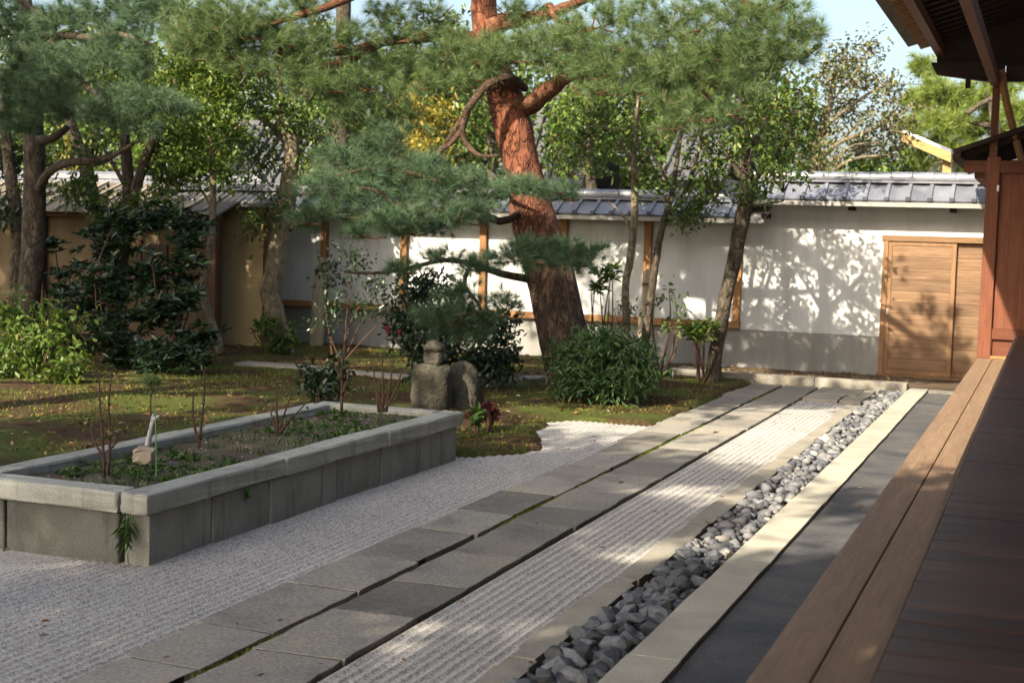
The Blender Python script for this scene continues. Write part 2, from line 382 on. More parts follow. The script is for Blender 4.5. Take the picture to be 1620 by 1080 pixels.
def ridge(X, Y, amp):
    p = X+.004*wob(X, Y, 3.0)
    return amp*(np.abs(np.sin(np.pi*p/.052))**.8*-1+.6)*(1+.25*wob(X, Y, 2.2))
V, F = grid(np.arange(-9.5, -3.27, .0069), np.arange(1.5, 13.2, .11),
            lambda X, Y: .004*wob(X, Y, 1.5)+ridge(X, Y, .0115*np.clip((X+4.75)/.35, 0.06, 1))+.03*np.exp(-np.maximum(0, -4.3-X)/.5)*0)
tag(put('gravel_court', V, F, M_gravel, smooth=True), kind='structure')
V, F = grid(np.arange(-2.518, -1.87, .0069), np.arange(1.5, 15.72, .11), lambda X, Y: .002*wob(X, Y, 1.5)+ridge(X, Y, .0105))
tag(put('gravel_strip', V, F, M_gravel, smooth=True), kind='structure')

_by = np.array([9.2, 10.02, 10.4, 10.7, 11.0, 11.4, 12.0, 12.45, 12.7])
_bx = np.array([-4.35, -4.14, -3.86, -3.74, -3.86, -4.06, -4.2, -4.24, -4.1])
def moss_h(X, Y):
    w = .045*wob(X*3.2, Y*3.2, 2.0)+.03*wob(X, Y, 14)
    d1 = np.interp(Y, _by, _bx)-X                     # >0 is moss side
    d = np.where(Y > 9.6, np.maximum(d1, (Y-12.62)*1.0), -5.12-X)
    d = np.minimum(d, np.where(Y < 10.0, np.minimum(-5.12-X, (Y-5.6)*.6), 9))
    d = np.minimum(d, (-3.36-X))
    d = d+w
    return np.clip(d*1.1, -.06, .035)+.022*wob(X, Y, 1.3)*np.clip(d*4, 0, 1)+.012*np.maximum(0, wob(X, Y, 5.5))*np.clip(d*6, 0, 1)+.006*wob(X, Y, 9)+.012*np.clip((Y-14)/4, 0, 1)
V, F = grid(np.arange(-16.5, -3.3, .05), np.arange(5.4, 18.75, .05), moss_h)
tag(put('moss_garden', V, F, M_moss, smooth=True), kind='structure')
V, F = grid(np.arange(-4.8, -.2, .08), np.arange(17.42, 18.82, .08), lambda X, Y: .06+.012*wob(X, Y, 4))
tag(put('planting_bed', V, F, M_earth, smooth=True), kind='structure')

# ---------------------------------------------------------------- path
path = tag(bpy.data.objects.new('path', None), kind='structure'); link(path)
jL = [3.3, 3.9, 4.6, 5.15, 5.94, 6.62, 7.40, 8.02, 8.78, 9.48, 10.05, 10.75, 11.5, 12.2, 12.95, 13.75, 14.75, 15.6, 16.4, 17.2]
jR = [3.0, 3.7, 4.35, 4.93, 5.62, 6.22, 6.95, 7.85, 8.40, 9.20, 9.82, 10.55, 11.3, 12.1, 12.85, 13.6, 14.45, 15.3, 16.25, 17.2]
def slab(name, x0, x1, y0, y1, seed, matl, parent, h=.075, top=.014, slant=.02, wav=.007):
    """a dressed stone with uneven outline: rounded arris, slightly dished top"""
    rg = np.random.default_rng(seed); e = []
    nx, ny = 4, 6
    for i in range(nx): e.append((x0+(x1-x0)*i/nx, y0-slant*(i/nx-.5)))
    for i in range(ny): e.append((x1, y0+(y1-y0)*i/ny-slant*.5))
    for i in range(nx): e.append((x1-(x1-x0)*i/nx, y1-slant*(.5-i/nx)+rg.uniform(-.003, .003)))
    for i in range(ny): e.append((x0, y1-(y1-y0)*i/ny+slant*.5))
    e = np.array(e); e += rg.uniform(-wav, wav, e.shape)*[1, .45]; c = e.mean(0)
    t = top+rg.uniform(-.0012, .0012)
    tilt = rg.uniform(-.0015, .0015, 2)
    def lev(s, z):
        q = c+(e-c)*np.array([1-s/(x1-x0)*2, 1-s/(y1-y0)*2])
        zz = z+((q-c)@tilt); return np.column_stack([q, zz])
    L = [lev(0, t-h), lev(0, t-.002), lev(.0015, t), lev(.13, t-.001*rg.uniform(0, 1))]
    n = len(e); V = np.vstack(L+[np.array([[c[0], c[1], t-.002]])]); F = []
    for k in range(len(L)-1):
        for i in range(n):
            j = (i+1) % n; F.append((k*n+i, k*n+j, (k+1)*n+j, (k+1)*n+i))
    F += [((len(L)-1)*n+i, (len(L)-1)*n+(i+1) % n, len(L)*n) for i in range(n)]
    return put(name, V, F, matl, parent, own=True)
for k in range(len(jL)-1):
    a = random.uniform(-.035, .03); slab('paving_stone', -3.33+a, -2.974+random.uniform(-.010, .008), jL[k]+.007, jL[k+1]-.007, 100+k, M_pave, path)
for k in range(len(jR)-1):
    slab('paving_stone', -2.936+random.uniform(-.008, .010), -2.537+random.uniform(-.010, .008), jR[k]+.007, jR[k+1]-.007, 200+k, M_pave, path, slant=-.02)
k = 0
for x0, x1, y0, y1 in ((-2.50, -2.12, 15.75, 16.55), (-2.10, -1.87, 15.75, 16.3), (-2.50, -2.0, 16.57, 17.2), (-1.98, -1.86, 16.32, 17.2)):
    slab('paving_stone', x0, x1, y0, y1, 300+k, M_edge, path, top=.02); k += 1
MB().box(-3.36, -2.48, 2.5, 17.25, -.09, -.016).put('path_bed', M_earth, path)
MB().box(-3.30, -2.985, 2.6, 17.2, -.0155, .0112).box(-2.925, -2.55, 2.6, 17.2, -.0155, .0112).put('joint_soil', M_joint, path, kind='stuff')
# moss growing in the middle joint of the path
xs = RNG.uniform(-2.98, -2.93, 9000); ys = RNG.uniform(3, 17, 9000); keep = np.sin(ys*1.7)+np.sin(ys*.63+1)+.8*np.sin(ys*4.1) > .1
def blades(P, h, w, rng, lean=.5):
    n = len(P); a = rng.uniform(0, 6.28, n); L = rng.uniform(-lean, lean, (n, 2))*h[:, None]
    s = np.stack([np.cos(a), np.sin(a), 0*a], 1)*w[:, None]
    t = P+np.column_stack([L, h]); V = np.stack([P-s, P+s, t], 1).reshape(-1, 3)
    return V, np.arange(3*n).reshape(-1, 3)
P = np.column_stack([xs, ys, np.full(9000, -.012)])[keep]
V, F = blades(P, RNG.uniform(.012, .03, len(P)), RNG.uniform(.003, .006, len(P)), RNG)
M_jmoss = leaf_mat('joint_moss', [(.07, .10, .015), (.13, .16, .02), (.19, .2, .03)], .7, .2, .1)
put('joint_moss', V, F, M_jmoss, path, kind='stuff')

# ---------------------------------------------------------------- edging, pebble gutter, kerb, strip under the eaves
edging = tag(bpy.data.objects.new('edging_strip', None), kind='structure'); link(edging)
ye = [3.0, 3.8, 5.26, 6.76, 8.2, 9.7, 11.1, 12.6, 14.1, 15.6]
for k in range(len(ye)-1):
    slab('edging_stone', -1.955, -1.835+random.uniform(-.008, .008), ye[k]+.006, ye[k+1]-.006, 400+k, M_edge, edging, top=.022, h=.09, slant=.01, wav=.005)
kerb = tag(bpy.data.objects.new('kerb', None), kind='structure'); link(kerb)
yk = [2.6, 3.75, 5.40, 7.3, 9.25, 11.2, 13.1, 15.2, 17.15]
for k in range(len(yk)-1):
    slab('kerb_stone', -1.50, -1.285, yk[k]+.004, yk[k+1]-.004, 500+k, M_pale, kerb, top=.055, h=.2, slant=0, wav=.0035)
slab('kerb_stone', -1.50, -1.285, 17.16, 18.2, 521, M_granite, kerb, top=.052, h=.2, slant=0, wav=.003)
V, F = grid(np.arange(-1.28, .6, .06), np.arange(2.2, 17.2, .1), lambda X, Y: .035+.005*wob(X, Y, 2.5))
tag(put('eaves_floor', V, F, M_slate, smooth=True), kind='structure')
apron = tag(bpy.data.objects.new('threshold_paving', None), kind='structure'); link(apron)
for k, (x0, x1, y0, y1) in enumerate(((-1.275, -.9, 17.2, 17.75), (-.89, -.3, 17.2, 17.75), (-1.275, -.9, 17.76, 18.4), (-.89, -.3, 17.76, 18.4))):
    slab('paving_stone', x0, x1, y0, y1, 540+k, M_pave, apron, top=.05, slant=0)

gut = tag(bpy.data.objects.new('pebble_gutter', None), kind='structure'); link(gut)
MB().box(-1.84, -1.495, 2.4, 17.2, -.12, -.05).put('gutter_bed', M_earth, gut)
def chip_mesh(name, mt, seed, dims, n=20):
    rg_ = np.random.default_rng(seed); bm = bmesh.new()
    for p in unit_pts(n, rg_)*rg_.uniform(.82, 1.05, (n, 1)): bm.verts.new(Vector(p*np.array(dims)))
    r_ = bmesh.ops.convex_hull(bm, input=bm.verts[:]); bmesh.ops.delete(bm, geom=[v for v in bm.verts if not v.link_faces], context='VERTS')
    me = bpy.data.meshes.new(name); bm.to_mesh(me); bm.free(); me.materials.append(mt); return me
def unit_pts(n, rg_):
    v = rg_.normal(size=(n, 3)); return v/np.linalg.norm(v, axis=1)[:, None]
PEB = [chip_mesh('pebble', M_peb, 900+i, (1.25, .78+.09*(i % 3), .58+.09*(i % 4)), 18+i) for i in range(9)]
pts = []
rg = random.Random(5)
tries = 0
for layer, (z, n_) in enumerate(((-.035, 420), (.004, 620), (.026, 330))):
    got = []; tries = 0
    while len(got) < n_ and tries < n_*25:
        tries += 1
        r = rg.choice((.026, .03, .035, .04, .045, .05, .056)); x = rg.uniform(-1.83+r*.8, -1.51-r*.8); y = rg.uniform(3.2, 17.05)
        if all(abs(y-q[1]) > .15 or (x-q[0])**2+(y-q[1])**2 > ((r+q[3])*.78)**2 for q in got):
            got.append((x, y, z+rg.uniform(-.01, .012), r))
    pts += [(g, layer) for g in got]
pts.sort(key=lambda g: g[0][1]+(0 if g[1] else 30.0))
pebV, pebF, nb = [], [], 0
LOW = [chip_mesh('pebble_small', M_peb, 930+i, (1.2, .85, .65), 14) for i in range(5)]
lowd = []
for me in LOW:
    lowd.append((np.array([v.co for v in me.vertices]), np.array([p.vertices for p in me.polygons])))
for i, ((x, y, z, r), layer) in enumerate(pts):
    rot = (rg.uniform(-.5, .5), rg.uniform(-.5, .5), rg.uniform(0, 6.28)); s = r*1.12
    if i < 298:
        place('pebble', PEB[i % 9], (x, y, z), gut, rot, (s, s, s))
    else:
        Vb, Fb = lowd[i % 5]; R = np.array(Matrix.Rotation(rot[2], 3, 'Z') @ Matrix.Rotation(rot[0], 3, 'X'))
        pebV.append(Vb*s @ R.T+np.array([x, y, z])); pebF.append(Fb+nb); nb += len(Vb)
def gutpeb():
    mt, n = new_mat('pebble_mix'); g = N(n, 'NewGeometry')
    c = ramp(n, g.outputs['Random Per Island'], [(0, (.06, .066, .08)), (.4, (.115, .12, .13)), (.85, (.17, .17, .175)), (1, (.30, .285, .25))])
    return finish(mt, n, c, .7)
put('far_pebbles', np.vstack(pebV), np.vstack(pebF), gutpeb(), gut, kind='stuff')

# stone kerb in front of the back wall, pale stepping strip on the left
bk = tag(bpy.data.objects.new('back_kerb', None), kind='structure'); link(bk)
for k, (x0, x1) in enumerate(((-5.1, -3.9), (-3.89, -2.6), (-2.59, -1.52))):
    slab('kerb_stone', x0, x1, 17.27, 17.44, 560+k, M_pave, bk, top=.115+.0*k, h=.22, slant=0, wav=.006)
sp = tag(bpy.data.objects.new('stepping_strip', None), kind='structure'); link(sp)
strip = [(380, 574), (470, 580), (560, 590), (650, 597), (740, 594), (830, 598), (930, 598), (1000, 593)]
for k in range(len(strip)-1):
    a, b = atz(*strip[k], .05), atz(*strip[k+1], .05); d = b-a; L = np.linalg.norm(d); d /= L; nn = np.array([-d[1], d[0], 0])
    rgk = np.random.default_rng(700+k); w = .16
    e = [a+d*.01-nn*w, a+d*L*.5-nn*w*rgk.uniform(.9, 1.1), b-d*.01-nn*w, b-d*.01+nn*w, a+d*L*.5+nn*w*rgk.uniform(.9, 1.1), a+d*.01+nn*w]
    e = np.array(e); c = e.mean(0)
    V = np.vstack([e*[1, 1, 0]+[0, 0, -.03], e*[1, 1, 0]+[0, 0, .058], (c+(e-c)*.96)*[1, 1, 0]+[0, 0, .068]])
    F = [(i, (i+1) % 6, 6+(i+1) % 6, 6+i) for i in range(6)]+[(6+i, 6+(i+1) % 6, 12+(i+1) % 6, 12+i) for i in range(6)]+[tuple(range(12, 18))]
    put('stepping_stone', V, F, M_pave, sp, own=True)

# ---------------------------------------------------------------- planter
pl = thing('stone_planter', (-4.7, 7.9, 0), 'long raised bed of grey granite slabs standing in the gravel left of the path', 'planter')
X0, X1, Y0, Y1 = -5.30, -4.15, 5.92, 9.9
def bslab(name, x0, x1, y0, y1, z0, z1, mt, parent, bev=.012, jit=.003, seed=0, rotz=0.0, cuts=1):
    me = bevel_box(name, x1-x0, y1-y0, z1-z0, mt, bev, jit, 2, seed, cuts)
    return place(name, me, ((x0+x1)/2, (y0+y1)/2, (z0+z1)/2), parent, (0, 0, rotz))
sd = 0
cr = [5.94, 6.52, 7.12, 7.95, 8.58, 9.22, 9.88]
for a, b in zip(cr[:-1], cr[1:]):
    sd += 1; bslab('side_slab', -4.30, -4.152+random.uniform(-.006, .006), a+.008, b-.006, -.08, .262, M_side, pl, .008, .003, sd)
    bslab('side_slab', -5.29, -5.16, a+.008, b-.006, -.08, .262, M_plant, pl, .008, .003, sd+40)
for a, b in ((-5.29, -5.03), (-5.02, -4.318)):
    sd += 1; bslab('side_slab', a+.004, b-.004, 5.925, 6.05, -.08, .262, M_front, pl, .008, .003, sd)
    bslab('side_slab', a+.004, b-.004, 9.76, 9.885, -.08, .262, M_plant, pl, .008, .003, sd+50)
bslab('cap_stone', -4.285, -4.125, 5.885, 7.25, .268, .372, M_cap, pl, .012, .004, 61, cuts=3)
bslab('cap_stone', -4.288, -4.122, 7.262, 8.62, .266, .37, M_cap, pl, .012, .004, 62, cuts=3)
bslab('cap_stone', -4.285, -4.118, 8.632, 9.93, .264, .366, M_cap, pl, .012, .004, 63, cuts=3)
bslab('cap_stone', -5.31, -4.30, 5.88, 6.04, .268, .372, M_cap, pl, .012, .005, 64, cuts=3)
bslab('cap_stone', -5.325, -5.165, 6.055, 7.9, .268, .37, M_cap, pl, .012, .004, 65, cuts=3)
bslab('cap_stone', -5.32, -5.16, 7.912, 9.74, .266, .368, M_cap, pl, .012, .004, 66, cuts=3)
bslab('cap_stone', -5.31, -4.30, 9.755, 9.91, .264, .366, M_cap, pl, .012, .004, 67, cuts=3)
V, F = grid(np.arange(-5.17, -4.27, .03), np.arange(6.03, 9.78, .03), lambda X, Y: .315+.016*wob(X, Y, 3)+.008*wob(X, Y, 15))
put('soil', V, F, M_soil, pl, smooth=True)
# ---------------------------------------------------------------- temple hall: deck, eaves
hall = thing('temple_hall', (1.0, 8.0, 0), 'dark timber temple veranda with plank deck and deep overhanging eaves on the right', 'building')
for a, b in ((2.4, 6.9), (6.905, 11.4), (11.405, 15.38)):
    bslab('edge_board', -.665, -.517, a, b, .54, .6, M_deckedge, hall, .004, 0, 1, cuts=0)
    bslab('edge_board', -.513, -.392, a+.0, b, .54, .598, M_deckedge, hall, .004, 0, 2, cuts=0)
bme = [bevel_box('floor_board', 2.2, .136, .05, M_deck, .004, .0, 1, i) for i in range(3)]
y = 2.45; i = 0
while y < 15.25:
    place('floor_board', bme[i % 3], (-.283+1.1, y+.07, .835+random.uniform(-.0015, .0015)), hall); y += .1395; i += 1
MB().box(-.305, -.286, 2.4, 15.38, .60, .855).put('riser_board', M_deckedge, hall)
MB().box(-.38, -.306, 2.4, 15.38, .54, .59).put('edge_board', M_deckedge, hall)
for y in (3.0, 6.0, 9.0, 12.0, 15.0):
    MB().box(-.62, -.52, y-.06, y+.06, .0, .535).put('deck_post', M_dark, hall)
MB().box(-.6, -.5, 2.4, 15.3, .44, .538).put('deck_joist', M_dark, hall)
MB().box(1.93, 2.02, -6, 15.4, .0, 3.7).put('hall_wall', M_dark, hall)
# eaves: rafters and boards darkened to deepen the shade there, layered edge
RZ = lambda x: 3.80+(x+1.5)*.30         # underside of the roof boards
def roofstrip(name, x0, x1, y0, y1, t, mt, dz=0):
    MB().hexa([(x0, y0, RZ(x0)+dz), (x1, y0, RZ(x1)+dz), (x1, y1, RZ(x1)+dz), (x0, y1, RZ(x0)+dz), (x0, y0, RZ(x0)+dz+t), (x1, y0, RZ(x1)+dz+t), (x1, y1, RZ(x1)+dz+t), (x0, y1, RZ(x0)+dz+t)]).put(name, mt, hall)
y = -5.0
roofstrip('roof_slope', -1.42, 5.0, -6, 15.42, .18, M_roofbark, .03)
nb_ = 26
for k in range(14):
    a = -6+k*21.4/14; roofstrip('eave_board', -1.30, 2.0, a, a+21.4/14-.012, .025, M_dark, 0.0)
roofstrip('eave_edge', -1.52, -1.415, -6, 15.46, .075, M_roofbark, -.005)
roofstrip('eave_edge', -1.56, -1.43, -6, 15.40, .055, M_roofbark, .075)
roofstrip('eave_edge', -1.60, -1.43, -6, 15.35, .06, M_tile, .135)
roofstrip('fascia_board', -1.41, -1.25, -6, 15.60, .03, M_postx, -.032)
y = 6.0
while y < 15.6:                          # short ribs on the outer board and the dark rafters behind
    MB().hexa([(-1.40, y, RZ(-1.4)-.06), (-1.26, y, RZ(-1.26)-.06), (-1.26, y+.035, RZ(-1.26)-.06), (-1.40, y+.035, RZ(-1.4)-.06),
               (-1.40, y, RZ(-1.4)-.034), (-1.26, y, RZ(-1.26)-.034), (-1.26, y+.035, RZ(-1.26)-.034), (-1.40, y+.035, RZ(-1.4)-.034)]).put('rib', M_postx, hall)
    y += .13
y = 5.5
while y < 15.5:
    a, b = -1.245, 1.9
    MB().hexa([(a, y, RZ(a)-.085), (b, y, RZ(b)-.085), (b, y+.06, RZ(b)-.085), (a, y+.06, RZ(a)-.085),
               (a, y, RZ(a)-.003), (b, y, RZ(b)-.003), (b, y+.06, RZ(b)-.003), (a, y+.06, RZ(a)-.003)]).put('rafter', M_dark, hall)
    y += .27
MB().box(-1.235, -1.155, -6, 15.60, RZ(-1.2)-.20, RZ(-1.2)-.09).put('outer_purlin', M_redy, hall)
MB().box(-.68, -.60, -6, 15.36, 3.37, 3.49).put('tie_beam', M_redy, hall)
MB().hexa([(-1.22, 15.4, 3.50), (-.55, 15.4, 3.40), (-.55, 15.52, 3.40), (-1.22, 15.52, 3.50), (-1.28, 15.4, 3.62), (-.55, 15.4, 3.62), (-.55, 15.52, 3.62), (-1.28, 15.52, 3.62)]).put('bracket_arm', M_dark, hall)
MB().box(-.54, 2.0, 15.38, 15.5, 3.42, 3.60).put('end_beam', M_dark, hall)
MB().hexa([(-1.22, 15.43, 3.58), (2.0, 15.43, 3.58), (2.0, 15.46, 3.58), (-1.22, 15.46, 3.58), (-1.24, 15.43, RZ(-1.24)-.005), (2.0, 15.43, RZ(2.0)-.005), (2.0, 15.46, RZ(2.0)-.005), (-1.24, 15.46, RZ(-1.24)-.005)]).put('end_board', M_dark, hall)
MB().box(-.93, -.88, 15.42, 15.50, 3.36, 3.45).put('hanging_peg', M_dark, hall)

# corridor beyond: pillar, boarded wall, low roof
cor = thing('corridor', (-.3, 15.6, .6), 'red boarded corridor end with corner pillar under a small dark roof behind the deck', 'building')
bslab('pillar', -.675, -.545, 15.40, 15.53, .600, 2.66, M_red, cor, .006, 0, 3, cuts=0)
MB().box(-.66, -.585, 15.42, 15.50, 2.66, 3.48).put('upper_post', M_red, cor)
MB().tube([at(1583, 110, 15.35), at(1590, 150, 15.42), at(1602, 200, 15.5), at(1618, 262, 15.6)], [.045, .042, .04, .038], 6, .05).put('brace', M_post, cor)
MB().box(-.545, 1.9, 15.42, 15.50, .80, .905).put('rail', M_redx, cor)
MB().box(-.545, 1.9, 15.40, 15.50, .600, .625).put('sill', M_postx, cor)
x = -.543
k = 0
while x < .9:
    MB().box(x, x+.118, 15.45+.003*(k % 2), 15.475, .906, 2.56).put('wall_board', M_red, cor); x += .12; k += 1
x = -.54
while x < .6:
    MB().box(x, x+.178, 15.46, 15.48, .626, .798).put('lower_panel', M_redx, cor); x += .18
MB().box(-.90, 1.9, 15.405, 15.52, 2.50, 2.62).put('lintel_beam', M_redx, cor)
MB().box(-.566, -.545, 15.375, 15.398, 2.31, 2.37).put('white_tag', M_paper, cor)
def crz(x): return 2.70+(x+1.0)*.36
def cstrip(name, x0, x1, y0, y1, a, b, mt):
    MB().hexa([(x0, y0, crz(x0)+a), (x1, y0, crz(x1)+a), (x1, y1, crz(x1)+a), (x0, y1, crz(x0)+a), (x0, y0, crz(x0)+b), (x1, y0, crz(x1)+b), (x1, y1, crz(x1)+b), (x0, y1, crz(x0)+b)]).put(name, mt, cor)
cstrip('low_roof', -1.0, 2.0, 15.3, 18.3, -.02, .03, M_dark)
cstrip('low_roof_edge', -1.01, -.93, 15.28, 18.32, -.075, -.025, M_dark)
for k in range(9):
    yy = 15.5+k*.33; cstrip('rafter', -.93, 1.5, yy, yy+.05, -.08, -.022, M_dark)
MB().box(-.80, -.70, 15.53, 18.2, 2.45, 2.56).put('eave_purlin', M_redy, cor)
MB().box(-.66, 1.8, 18.30, 18.38, .3, 2.8).put('far_boarding', M_dark, cor)
bslab('far_pillar', -.72, -.60, 18.2, 18.32, .0, 2.7, M_red, cor, .006, 0, 3, cuts=0)

# ---------------------------------------------------------------- garden walls
WY = 18.8
def tile_mesh(w, L, pitch):
    b = MB(); c, s = math.cos(pitch), math.sin(pitch)
    def P(x, t, h): return (x, t*c-h*s, t*s+h*c)
    def bx(x0, x1, t0, t1, h0, h1):
        b.hexa([P(x0, t0, h0), P(x1, t0, h0), P(x1, t1, h0), P(x0, t1, h0), P(x0, t0, h1), P(x1, t0, h1), P(x1, t1, h1), P(x0, t1, h1)])
    n = 4
    for i in range(n):           # gently dished pan
        x0 = w*i/n; x1 = w*(i+1)/n; z = [.014*((2*q/n-1)**2) for q in (i, i+1)]
        b.add([P(x0, 0, z[0]), P(x1, 0, z[1]), P(x1, L, z[1]), P(x0, L, z[0]), P(x0, 0, z[0]-.022), P(x1, 0, z[1]-.022)], [(0, 1, 2, 3), (4, 5, 1, 0)])
    bx(w-.035, w+.008, -.006, L, .008, .040)   # raised roll on one side
    bx(w-.042, w+.014, -.012, .03, .0, .052)
    return b
def wall_roof(parent, x0, x1, ze, zr, over=.42, w=.262):
    L = math.hypot(over, zr-ze-.14); pit = math.atan2(zr-ze-.14, over)
    b = tile_mesh(w, L, pit); me = make_mesh('roof_tile', np.array(b.V), b.F, M_tile)
    n = int(round((x1-x0)/w)); ww = (x1-x0)/n
    for i in range(n):
        place('roof_tile', me, (x0+i*ww, WY-over, ze+.025), parent, (0, random.uniform(-.006, .006), 0), (ww/w, 1, 1))
    bm_ = tile_mesh(w, L, pit)
    MB().hexa([(x0, WY+over*.9, ze), (x1, WY+over*.9, ze), (x1, WY+.02, zr-.12), (x0, WY+.02, zr-.12), (x0, WY+over*.9, ze+.04), (x1, WY+over*.9, ze+.04), (x1, WY+.02, zr-.08), (x0, WY+.02, zr-.08)]).put('rear_roof_slope', M_tile, parent)
    MB().hexa([(x0, WY-over+.02, ze-.055), (x1, WY-over+.02, ze-.055), (x1, WY, ze-.05), (x0, WY, ze-.05), (x0, WY-over+.015, ze-.0), (x1, WY-over+.015, ze-.0), (x1, WY, zr-.18), (x0, WY, zr-.18)]).put('eave_mortar', M_mortar, parent)
    for k in range(2):
        MB().box(x0-.01, x1+.01, WY-.13+.025*k, WY+.13-.025*k, zr-.135+.04*k, zr-.105+.04*k).put('ridge_course', M_tile, parent)
    cap = MB(); m_ = 7
    for e, xx in enumerate((0, ww-.008)):
        for j in range(m_):
            t = math.pi*j/(m_-1); cap.V.append((xx, -math.cos(t)*.085, math.sin(t)*.07))
    cap.F += [(j, j+1, m_+j+1, m_+j) for j in range(m_-1)]+[tuple(range(m_)), tuple(range(2*m_-1, m_-1, -1))]
    cme = make_mesh('ridge_tile', np.array(cap.V), cap.F, M_tile, False)
    for i in range(n): place('ridge_tile', cme, (x0+i*ww, WY, zr-.062+random.uniform(-.002, .002)), parent)

# tall right section with the door
XA, XB = -3.86, -.62
wr = thing('plaster_wall', (-2.3, WY, 0), 'tall white plaster wall with grey tiled coping and a sliding door at its right end', 'wall')
MB().box(XA, -2.03, WY, WY+.18, .56, 2.36).put('plaster', M_white, wr)
MB().box(-2.03, XB, WY, WY+.18, 1.86, 2.36).put('plaster', M_white, wr)
MB().box(XA, -2.03, WY-.004, WY+.18, .0, .555).put('grey_base', M_dado, wr)
wall_roof(wr, -3.80, -.66, 2.27, 2.66)
for px in (1347, 1508):
    p = at(px, 324, WY-.2); MB().box(p[0]-.035, p[0]+.035, WY-.25, WY+.02, 2.165, 2.215).put('bracket', M_dark, wr)
dr = thing('sliding_door', (-1.3, WY, 0), 'closed pair of brown horizontal-board sliding doors in the white wall beside the deck', 'door')
fx0, fx1 = -2.03, -.70
bslab('frame', fx0, fx0+.065, WY-.05, WY+.1, .06, 1.86, M_doorf, dr, .004, 0, 1, cuts=0)
bslab('frame', fx0-.02, fx1+.1, WY-.055, WY+.1, 1.79, 1.865, M_doorfx, dr, .004, 0, 1, cuts=0)
bslab('sill', fx0-.02, fx1+.1, WY-.06, WY+.1, .03, .085, M_doorf, dr, .004, 0, 1, cuts=0)
def leaf(x0, x1, y, nb):
    lf = MB().box(x0, x0+.05, y, y+.035, .09, 1.785).box(x1-.055, x1, y, y+.035, .09, 1.785).box(x0+.05, x1-.055, y, y+.035, 1.74, 1.785).box(x0+.05, x1-.055, y, y+.035, .09, .15).put('door_leaf', M_doorf, dr)
    h = (1.738-.152)/nb
    for k in range(nb):
        z = .152+k*h
        me = bevel_box('board', x1-x0-.107, .018, h-.0025, M_door, .0018, 0, 1, k); place('board', me, ((x0+x1-.005)/2, y+.02+random.uniform(-.002, .002), z+h/2), lf)
    return lf
l1 = leaf(-1.965, -1.13, WY-.035, 11); leaf(-1.20, -.60, WY+.012, 11)
MB().box(fx0+.03, -.45, WY+.052, WY+.09, .08, 1.80).put('backing_board', M_dark, dr)
MB().box(-1.957, -1.937, WY-.042, WY-.034, .85, .93).put('latch', M_metal, dr)

# lower middle section with timber posts
wm = thing('timber_framed_wall', (-7.3, WY, 0), 'lower white wall with orange timber posts and rail under grey tiled coping behind the pine', 'wall')
PX = [-3.90, -5.15, -6.36, -7.56, -8.80, -10.10]
MB().box(-11.6, -3.865, WY+.02, WY+.18, .0, .57).put('grey_base', M_dado, wm)
xs_ = [-11.6]+[p for p in PX[::-1]]
for a, b in zip(xs_[:-1], xs_[1:]):
    MB().box(a+(.055 if a > -11 else 0), b-.055, WY+.02, WY+.18, .66, 2.1).put('plaster_panel', M_white, wm)
for p in PX: bslab('post', p-.05, p+.05, WY-.05, WY+.1, .662, 1.99, M_post, wm, .005, 0, 1, cuts=0)
for a, b in ((-11.6, -7.57), (-7.565, -3.842)): bslab('rail', a, b, WY-.055, WY+.1, .57, .66, M_postx, wm, .005, 0, 1, cuts=0)
wall_roof(wm, -11.3, -3.72, 2.02, 2.38)
MB().hexa([(-3.71, WY-.46, 1.97), (-3.50, WY-.46, 1.97), (-3.50, WY-.05, 2.13), (-3.71, WY-.05, 2.13), (-3.71, WY-.46, 2.02), (-3.48, WY-.46, 2.05), (-3.48, WY-.05, 2.20), (-3.71, WY-.05, 2.18)]).put('gable_board', M_mortar, wm)
MB().box(-3.53, -3.485, WY-.50, WY-.02, 2.04, 2.10).put('gable_cap', M_dark, wm)

for px, yb, lab in ((1025, 18.15, 'weathered pale wooden prop post with a dark band between the two slim trees'), (505, 18.25, 'pale mossy prop post leaning before the white wall near the left plaster corner')):
    p = at(px, 470, yb); x = p[0]
    t = thing('prop_post', (x, yb, 0), lab, 'post', 'prop posts in front of the back wall')
    MB().tube([(x-.03, yb, -.05), (x-.01, yb, .7), (x, yb+.05, 1.12), (x+.01, yb+.08, 1.32)], [.10, .098, .085, .075], 8, .05).put('shaft', M_buttress, t)
    MB().tube([(x-.003, yb+.045, 1.10), (x-.002, yb+.05, 1.14)], [.094, .094], 8, 0, 1).put('band', M_stem, t)

# tan earthen wall and shed at the left
SY = 16.9; SE = at(346, 348, SY-.15)[0]
TY = 17.6; XT = at(420, 440, TY)[0]; XS = at(322, 440, TY)[0]; ZT = at(400, 321, TY)[2]
te = thing('earthen_wall', (XS, TY, 0), 'tan earthen wall with pale scalloped tile ends between the shed and the white wall', 'wall')
MB().box(XS-.5, XT, TY-.02, TY+.2, .0, ZT).put('tan_plaster', M_tan, te)
MB().box(XT, XT+.07, TY-.08, TY+.1, .0, ZT).put('corner_post', M_shed, te)
MB().box(XS-.5, XT, TY-.05, TY-.02, ZT-.14, ZT-.10).put('tan_moulding', M_tan, te)
def halfcap(L, r):
    b = MB(); m_ = 7
    for xx in (0, L):
        for j in range(m_):
            t = math.pi*j/(m_-1); b.V.append((-math.cos(t)*r, xx, math.sin(t)*r*.8+xx*.45))
    b.F += [(j, j+1, m_+j+1, m_+j) for j in range(m_-1)]+[tuple(range(m_)), tuple(range(2*m_-1, m_-1, -1))]
    return b
hb = halfcap(.42, .042); hme = make_mesh('cover_tile', np.array(hb.V), hb.F, M_mortar)
x = XS-.1
while x < XT+.2:
    place('cover_tile', hme, (x, TY-.34, ZT-.02), te); x += .105
